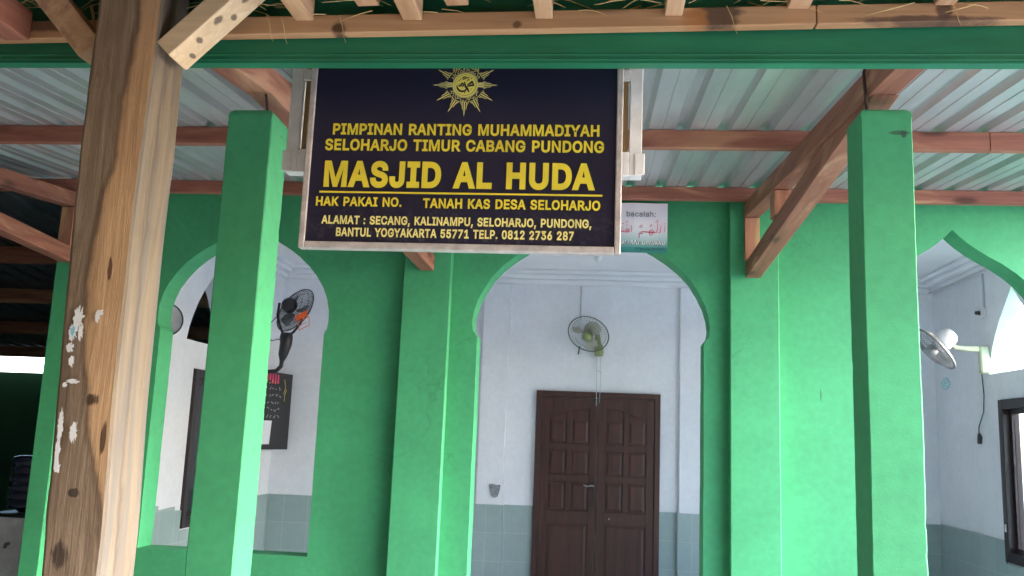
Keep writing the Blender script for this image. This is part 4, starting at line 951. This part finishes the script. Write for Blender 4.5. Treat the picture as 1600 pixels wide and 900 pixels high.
# loose straw ends sticking out over the plank
bm = BM(); rnd = random.Random(3)
for i in range(190):
    x = rnd.uniform(-1.9, 1.4); y = rnd.uniform(2.05, 2.24); z = rnd.uniform(2.735, 2.785)
    if rnd.random() < .12: z = rnd.uniform(2.70, 2.74); y = 2.194
    L = rnd.uniform(.04, .14); a = rnd.uniform(-.7, .7) + (math.pi if rnd.random() < .5 else 0); dzz = rnd.uniform(-.35, .15)
    p = Vector((x, y, z)); pts = [p]
    for k in range(3):
        p = p + Vector((math.cos(a), math.sin(a) * .35 - .05, dzz)) * (L / 3); dzz -= rnd.uniform(-.05, .3); pts.append(p.copy())
    tube(bm, pts, [.0016, .0015, .0012, .0006], 4)
for x, z in ((-1.40, 2.70), (-.9, 2.672), (-.86, 2.665), (-.70, 2.668), (.32, 2.69), (.87, 2.71)):
    pts = [(x, 2.193, z + .03), (x + .012, 2.188, z), (x + .02, 2.186, z - .035), (x + .026, 2.187, z - (.09 if x < -1.3 else .05))]
    tube(bm, pts, [.0045 if x < -1.3 else .0015, .004 if x < -1.3 else .0014, .003 if x < -1.3 else .0012, .0006], 5)
st = link('dry_straw', bm, MAT['straw']); struct(st, 'stuff'); st['label'] = 'loose dry straw ends over the raw plank'; st['category'] = 'straw'

# ------------------------------------------------------------------ the sign
sign = thing('mosque_sign', 'dark navy sign with yellow lettering in a grey metal frame under the beam', 'sign')
SY = 2.42; sx0, sx1, sz0, sz1 = -.842, .067, 2.11, 2.68
bm = BM(); box(bm, sx0 + .018, sx1 - .018, SY + .006, SY + .03, sz0 + .02, sz1 - .02); link('panel', bm, MAT['sign'], sign)
bm = BM()
for a in ((sx0, sx0 + .0178, sz0, sz1), (sx1 - .0178, sx1, sz0, sz1), (sx0 + .0182, sx1 - .0182, sz0, sz0 + .0198), (sx0 + .0182, sx1 - .0182, sz1 - .0198, sz1)):
    box(bm, a[0], a[1], SY, SY + .034, a[2], a[3])
link('frame', bm, MAT['frame_metal'], sign, bevel=.003)
# board behind with white bracket bars and brown plywood
bm = BM(); box(bm, -.878, .083, SY + .065, SY + .08, 2.40, 2.9); link('backing_board', bm, MAT['plywood'], sign)
bm = BM(); rx0, rx1 = -.921, .124
for s, xo in ((1, rx0), (-1, rx1)):
    bm = BM(); a, b_ = sorted((xo, xo + s * .036)); box(bm, a, b_, SY + .06, SY + .105, 2.35, 2.90)
    c_, d_ = sorted((xo + s * .0363, xo + s * .075))
    box(bm, c_, d_, SY + .058, SY + .105, 2.35, 2.42); box(bm, c_, d_, SY + .058, SY + .105, 2.635, 2.67)
    box(bm, *sorted((xo - s * .008, xo + s * .02)), SY + .056, SY + .0598, 2.352, 2.415)
    link('bracket', bm, MAT['white_metal'], sign, bevel=.006)
for x in (-.70, -.08):
    bm = BM(); box(bm, x - .012, x + .012, 2.278, SY + .0645, 2.70, 2.72); box(bm, x - .012, x + .012, SY + .0, SY + .03, 2.6805, 2.70)
    link('hanger', bm, MAT['steel_rod'], sign)
LY = SY + .0045
Yel = MAT['yellow']
text_part('PIMPINAN RANTING MUHAMMADIYAH', -.766, .002, 2.446, .034, LY, Yel, sign)
text_part('SELOHARJO TIMUR CABANG PUNDONG', -.786, .016, 2.3985, .0345, LY, Yel, sign)
text_part('MASJID AL HUDA', -.782, -.007, 2.2895, .078, LY, Yel, sign, bold=.040, track=.045)
text_part('HAK PAKAI NO.', -.800, -.551, 2.2335, .0275, LY, Yel, sign)
text_part('TANAH KAS DESA SELOHARJO', -.490, .009, 2.2315, .0285, LY, Yel, sign)
text_part('ALAMAT : SECANG, KALINAMPU, SELOHARJO, PUNDONG,', -.780, -.014, 2.181, .025, LY, MAT['pale_yellow'], sign)
text_part('BANTUL YOGYAKARTA 55771 TELP. 0812 2736 287', -.735, -.062, 2.1455, .0255, LY, MAT['pale_yellow'], sign)
bm = BM(); box(bm, -.792, .014, LY - .0005, LY + .001, 2.2725, 2.2775); link('rule', bm, Yel, sign)
# emblem: twelve rays, two script bands, central disc with calligraphy
EC = (-.386, 2.598); U = .091 / 50.0                # one photo pixel of the emblem in metres
ef = lambda d: (lambda u, q: Vector((EC[0] + u * U, LY - d, EC[1] + q * U)))
bm = BM(); f0 = ef(0.0)
for k in range(12):
    a = math.pi / 6 * k; ca, sa = math.cos(a), math.sin(a); L = 52
    def rot(p, q): return (p * ca - q * sa, p * sa + q * ca)
    for off, l0, l1, w0 in ((0, 22, L, 2.1), (3.9, 23, L - 9, 1.5), (-3.9, 23, L - 9, 1.5), (7.2, 24, L - 17, 1.1), (-7.2, 24, L - 17, 1.1)):
        cv = off * .45
        poly(bm, [rot(l0, off - w0 / 2), rot(l1 - 4, off - cv * .55 - w0 / 2.6), rot(l1, off - cv), rot(l1 - 4, off - cv * .55 + w0 / 2.6), rot(l0, off + w0 / 2)], f0)
ring(bm, (0, 0), 17.6, 20.5, f0)
em = link('emblem', bm, MAT['pale_yellow'], sign)
bm = BM(); ring(bm, (0, 0), 20.6, 29.5, ef(.0006)); link('script_band', bm, MAT['sign'], em)
bm = BM(); f1_ = ef(.0012); rnd = random.Random(11)
for half in (0, 1):
    for k in range(24):
        a = R(28 + 124 * k / 23) + math.pi * half
        r_ = 25 + rnd.uniform(-2.2, 2.2); ca, sa = math.cos(a), math.sin(a)
        t0, t1 = rnd.uniform(-2.8, 2.8), rnd.uniform(-2.8, 2.8)
        ribbon(bm, [(r_ * ca - t0 * sa - 1.8 * ca, r_ * sa + t0 * ca - 1.8 * sa), (r_ * ca, r_ * sa), (r_ * ca - t1 * sa + 1.8 * ca, r_ * sa + t1 * ca + 1.8 * sa)], .8, f1_)
    ring_pts = [((22 + 7 * q) * math.cos(a_) , (22 + 7 * q) * math.sin(a_)) for q, a_ in ((0, 0), (1, 0))]
    for r_ in (21.6, 28.9):
        ribbon(bm, [(r_ * math.cos(R(24 + 132 * i / 24) + math.pi * half), r_ * math.sin(R(24 + 132 * i / 24) + math.pi * half)) for i in range(25)], .7, f1_)
for s in (0, 1):      # the two side wedges that part the script bands
    for off in (-3.2, 0, 3.2): ribbon(bm, [((20.6) * (1 - 2 * s), off * .8), (30 * (1 - 2 * s), off)], 2.2, f1_)
link('script', bm, MAT['pale_yellow'], em)
bm = BM(); disc(bm, (0, 0), 17.2, ef(.0008)); link('disc', bm, plain('bright_yellow_print', (0.92, 0.80, 0.16), 0.5, var=.06), em)
bm = BM(); f2_ = ef(.0016)
def cal(pts, wd):   # points read in the enlarged photograph (8.18 per pixel, centre 553,345)
    ribbon(bm, [((x - 553) / 8.18, (345 - y) / 8.18) for x, y in pts], wd, f2_)
_cal = cal
def cal(pts, wd): _cal(pts, [q * 1.35 for q in wd] if isinstance(wd, list) else wd * 1.2)
cal([(640, 300), (655, 330), (665, 350), (630, 352), (590, 362), (575, 372)], [1.2, 2, 2.2, 2.2, 1.8, .8])
cal([(648, 295), (615, 325), (580, 345)], [2.2, 2.2, .8])
cal([(540, 300), (548, 330), (555, 365), (585, 400), (608, 445)], [.8, 1.6, 2.2, 2.2, 1.2])
cal([(575, 395), (555, 425), (520, 435), (480, 425), (455, 395), (440, 350)], [1.4, 2, 2.2, 2.4, 2.0, .6])
cal([(465, 340), (480, 365), (498, 355), (505, 325), (518, 320), (530, 350), (515, 375)], [.8, 1.8, 1.8, 1.5, 1.5, 1.8, 1.0])
for p in (((510, 250), (560, 232)), ((515, 272), (600, 240)), ((570, 285), (605, 272)), ((465, 290), (475, 285)), ((485, 272), (492, 268)), ((625, 262), (632, 250)), ((500, 440), (525, 425)), ((548, 440), (555, 458)), ((630, 405), (636, 398))): cal(p, 1.3)
link('calligraphy', bm, MAT['sign'], em)

# ------------------------------------------------------------------ poster on the wall beam
ps = thing('paper_poster', 'white and teal poster with pink Arabic script beside the sign, under the timber', 'poster')
PY = 5.90
bm = BM(); ns = 14
grid = [[bm.verts.new((-.30 + .772 * i / ns, PY + .004 * math.sin(i * 1.1) - .006 * (j == 0), 2.852 + .342 * j / 5)) for i in range(ns + 1)] for j in range(6)]
for j in range(5):
    for i in range(ns): bm.faces.new([grid[j][i], grid[j][i + 1], grid[j + 1][i + 1], grid[j + 1][i]])
o = link('sheet', bm, MAT['poster'], ps); md = o.modifiers.new('thick', 'SOLIDIFY'); md.thickness = .001
for x in (-.29, .08, .46):
    bm = BM(); box(bm, x - .006, x + .006, PY + .006, Y0 - .0005, 3.17, 3.18); link('nail', bm, MAT['steel_rod'], ps)
PT = PY - .012
text_part('bacalah:', .199, .392, 3.098, .036, PT, MAT['grey_print'], ps, bold=.01)
text_part('at-Mu untukku', .166, .462, 2.905, .030, PT + .001, MAT['teal_print'], ps, bold=.045, shear=.3)
text_part('at-Mu untukku', .164, .459, 2.907, .030, PT, MAT['white_print'], ps, bold=.012, shear=.3)
text_part('PTM.KALINAMPU', .262, .462, 2.866, .020, PT, MAT['teal_print'], ps, bold=.02)
# pixel of the enlarged poster (7.5 per photo px) -> wall metres
K = PY / 1400 / 7.5 * 1.005
pf = lambda x, y: Vector((.472 + (x - 800) * K, PT, 3.195 - (y - 110) * K))
bm = BM()
def ar(pts, wd): ribbon(bm, pts, wd, pf)
ar([(770, 390), (769, 430), (765, 472)], [6, 9, 6]); ar([(752, 372), (775, 360)], 6)
ar([(722, 380), (720, 440), (712, 470), (690, 474)], [6, 9, 10, 9]); ar([(684, 355), (682, 430), (672, 470), (640, 474), (600, 470), (540, 466), (488, 466)], [6, 9, 11, 11, 11, 11, 9])
ar([(655, 352), (692, 340)], 6); ar([(660, 332), (690, 320)], 6)
ar([(640, 470), (628, 445), (608, 440), (590, 455), (585, 480), (598, 505), (618, 500), (625, 480), (612, 462), (596, 470)], 9)
ar([(598, 385), (610, 372), (618, 385), (604, 398), (592, 405)], 7)
ar([(510, 478), (498, 490), (480, 478), (470, 490), (468, 520), (474, 548)], [8, 14, 12, 9, 8, 4])
ar([(472, 418), (480, 405), (488, 415), (496, 402), (508, 412)], 6); ar([(475, 394), (508, 382)], 6)
ar([(376, 388), (380, 430), (378, 472)], [6, 9, 6])
ar([(352, 462), (345, 440), (328, 430), (314, 440), (318, 458), (340, 462)], 10); ar([(354, 458), (340, 472), (300, 470), (262, 466), (200, 468)], 10)
ar([(280, 462), (276, 435)], 8); ar([(260, 372), (290, 364)], 6); ar([(318, 385), (330, 385)], 11); ar([(258, 415), (266, 415)], 10); ar([(276, 415), (284, 415)], 10)
ar([(318, 340), (330, 336), (338, 348), (328, 360), (316, 354), (317, 342)], 5)
link('script', bm, MAT['pink_print'], ps)

# ------------------------------------------------------------------ covered yard on the far left
lean = thing('side_shelter', 'dark metal roofed shelter beyond the left end of the green wall', 'shelter')
def lz(y): return 3.25 - .113 * (y - 5.91)
corrugated(-10.0, -3.82, 5.91, lz(5.91), 12.3, lz(12.3), 'roof_sheet', lean, MAT['shaded_sheet'])
for y in (7.3, 8.7, 10.2, 11.7):
    bm = BM(); box(bm, -10, -3.9, y - .03, y + .03, lz(y) - .15, lz(y) - .004); link('purlin', bm, MAT['timber_x'], lean, bevel=.004)
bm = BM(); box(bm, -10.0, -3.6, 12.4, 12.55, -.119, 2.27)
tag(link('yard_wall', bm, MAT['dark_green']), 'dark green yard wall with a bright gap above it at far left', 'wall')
bm = BM(); box(bm, -10.2, -10.02, -6, 12.55, -.119, 3.4)  # unseen wall added to keep light out of the yard
tag(link('yard_shade_wall', bm, MAT['dark_green']), 'dark unseen wall added along the left side to keep the yard dim', 'wall')
# water dispenser and its bottle
wd_ = thing('water_dispenser', 'grey water dispenser with dark sides at the lower left corner', 'dispenser')
bm = BM(); box(bm, -4.33, -3.99, 6.30, 6.62, 0, .925); link('body', bm, MAT['black'], wd_, bevel=.015)
bm = BM(); box(bm, -4.32, -4.035, 6.286, 6.2995, .05, .90); link('front_panel', bm, MAT['white_metal'], wd_, bevel=.006)
bm = BM(); box(bm, -3.988, -3.955, 6.27, 6.62, 0, .90); link('side_board', bm, MAT['timber_z'], wd_, bevel=.004)
for x in (-4.22, -4.13):
    bm = BM(); tube(bm, [(x, 6.285, .72), (x, 6.25, .72), (x, 6.245, .69)], .012, 8); link('tap', bm, MAT['chrome'], wd_)
bm = BM(); pr_ = [(0, .93), (.06, .93), (.075, .945), (.13, .96)]
for i in range(5): z = .975 + i * .062; pr_ += [(.137, z), (.137, z + .036), (.127, z + .044), (.127, z + .054)]
pr_ += [(.137, 1.29), (.13, 1.32), (.09, 1.335), (0, 1.335)]
lathe(bm, pr_, Matrix.Translation((-4.14, 6.46, 0)), 32)
tag(link('water_bottle', bm, MAT['navy_jug'], smooth=True), 'large dark blue ribbed water bottle standing on the dispenser', 'bottle')

# ------------------------------------------------------------------ block wall seen through the window; unseen wall added to block light
bm = BM(); box(bm, 7.0, 7.15, 4.5, 13, -.119, 1.55); tag(link('block_wall', bm, MAT['block']), 'pale block wall outside the right-hand window', 'wall')
bm = BM(); box(bm, -10.0, 3.2, -3.4, -3.2, -.119, 3.2); box(bm, 3.0, 3.2, -3.199, -0.5, -.119, 3.2); tag(link('unseen_shade_wall', bm, plain('dark_shade_wall', (0.12, 0.10, 0.08), .9, var=.3, scale=5)), 'plain unseen wall added behind the viewer to block light', 'wall')  # unseen L-shaped wall added to hold back light from behind and front right
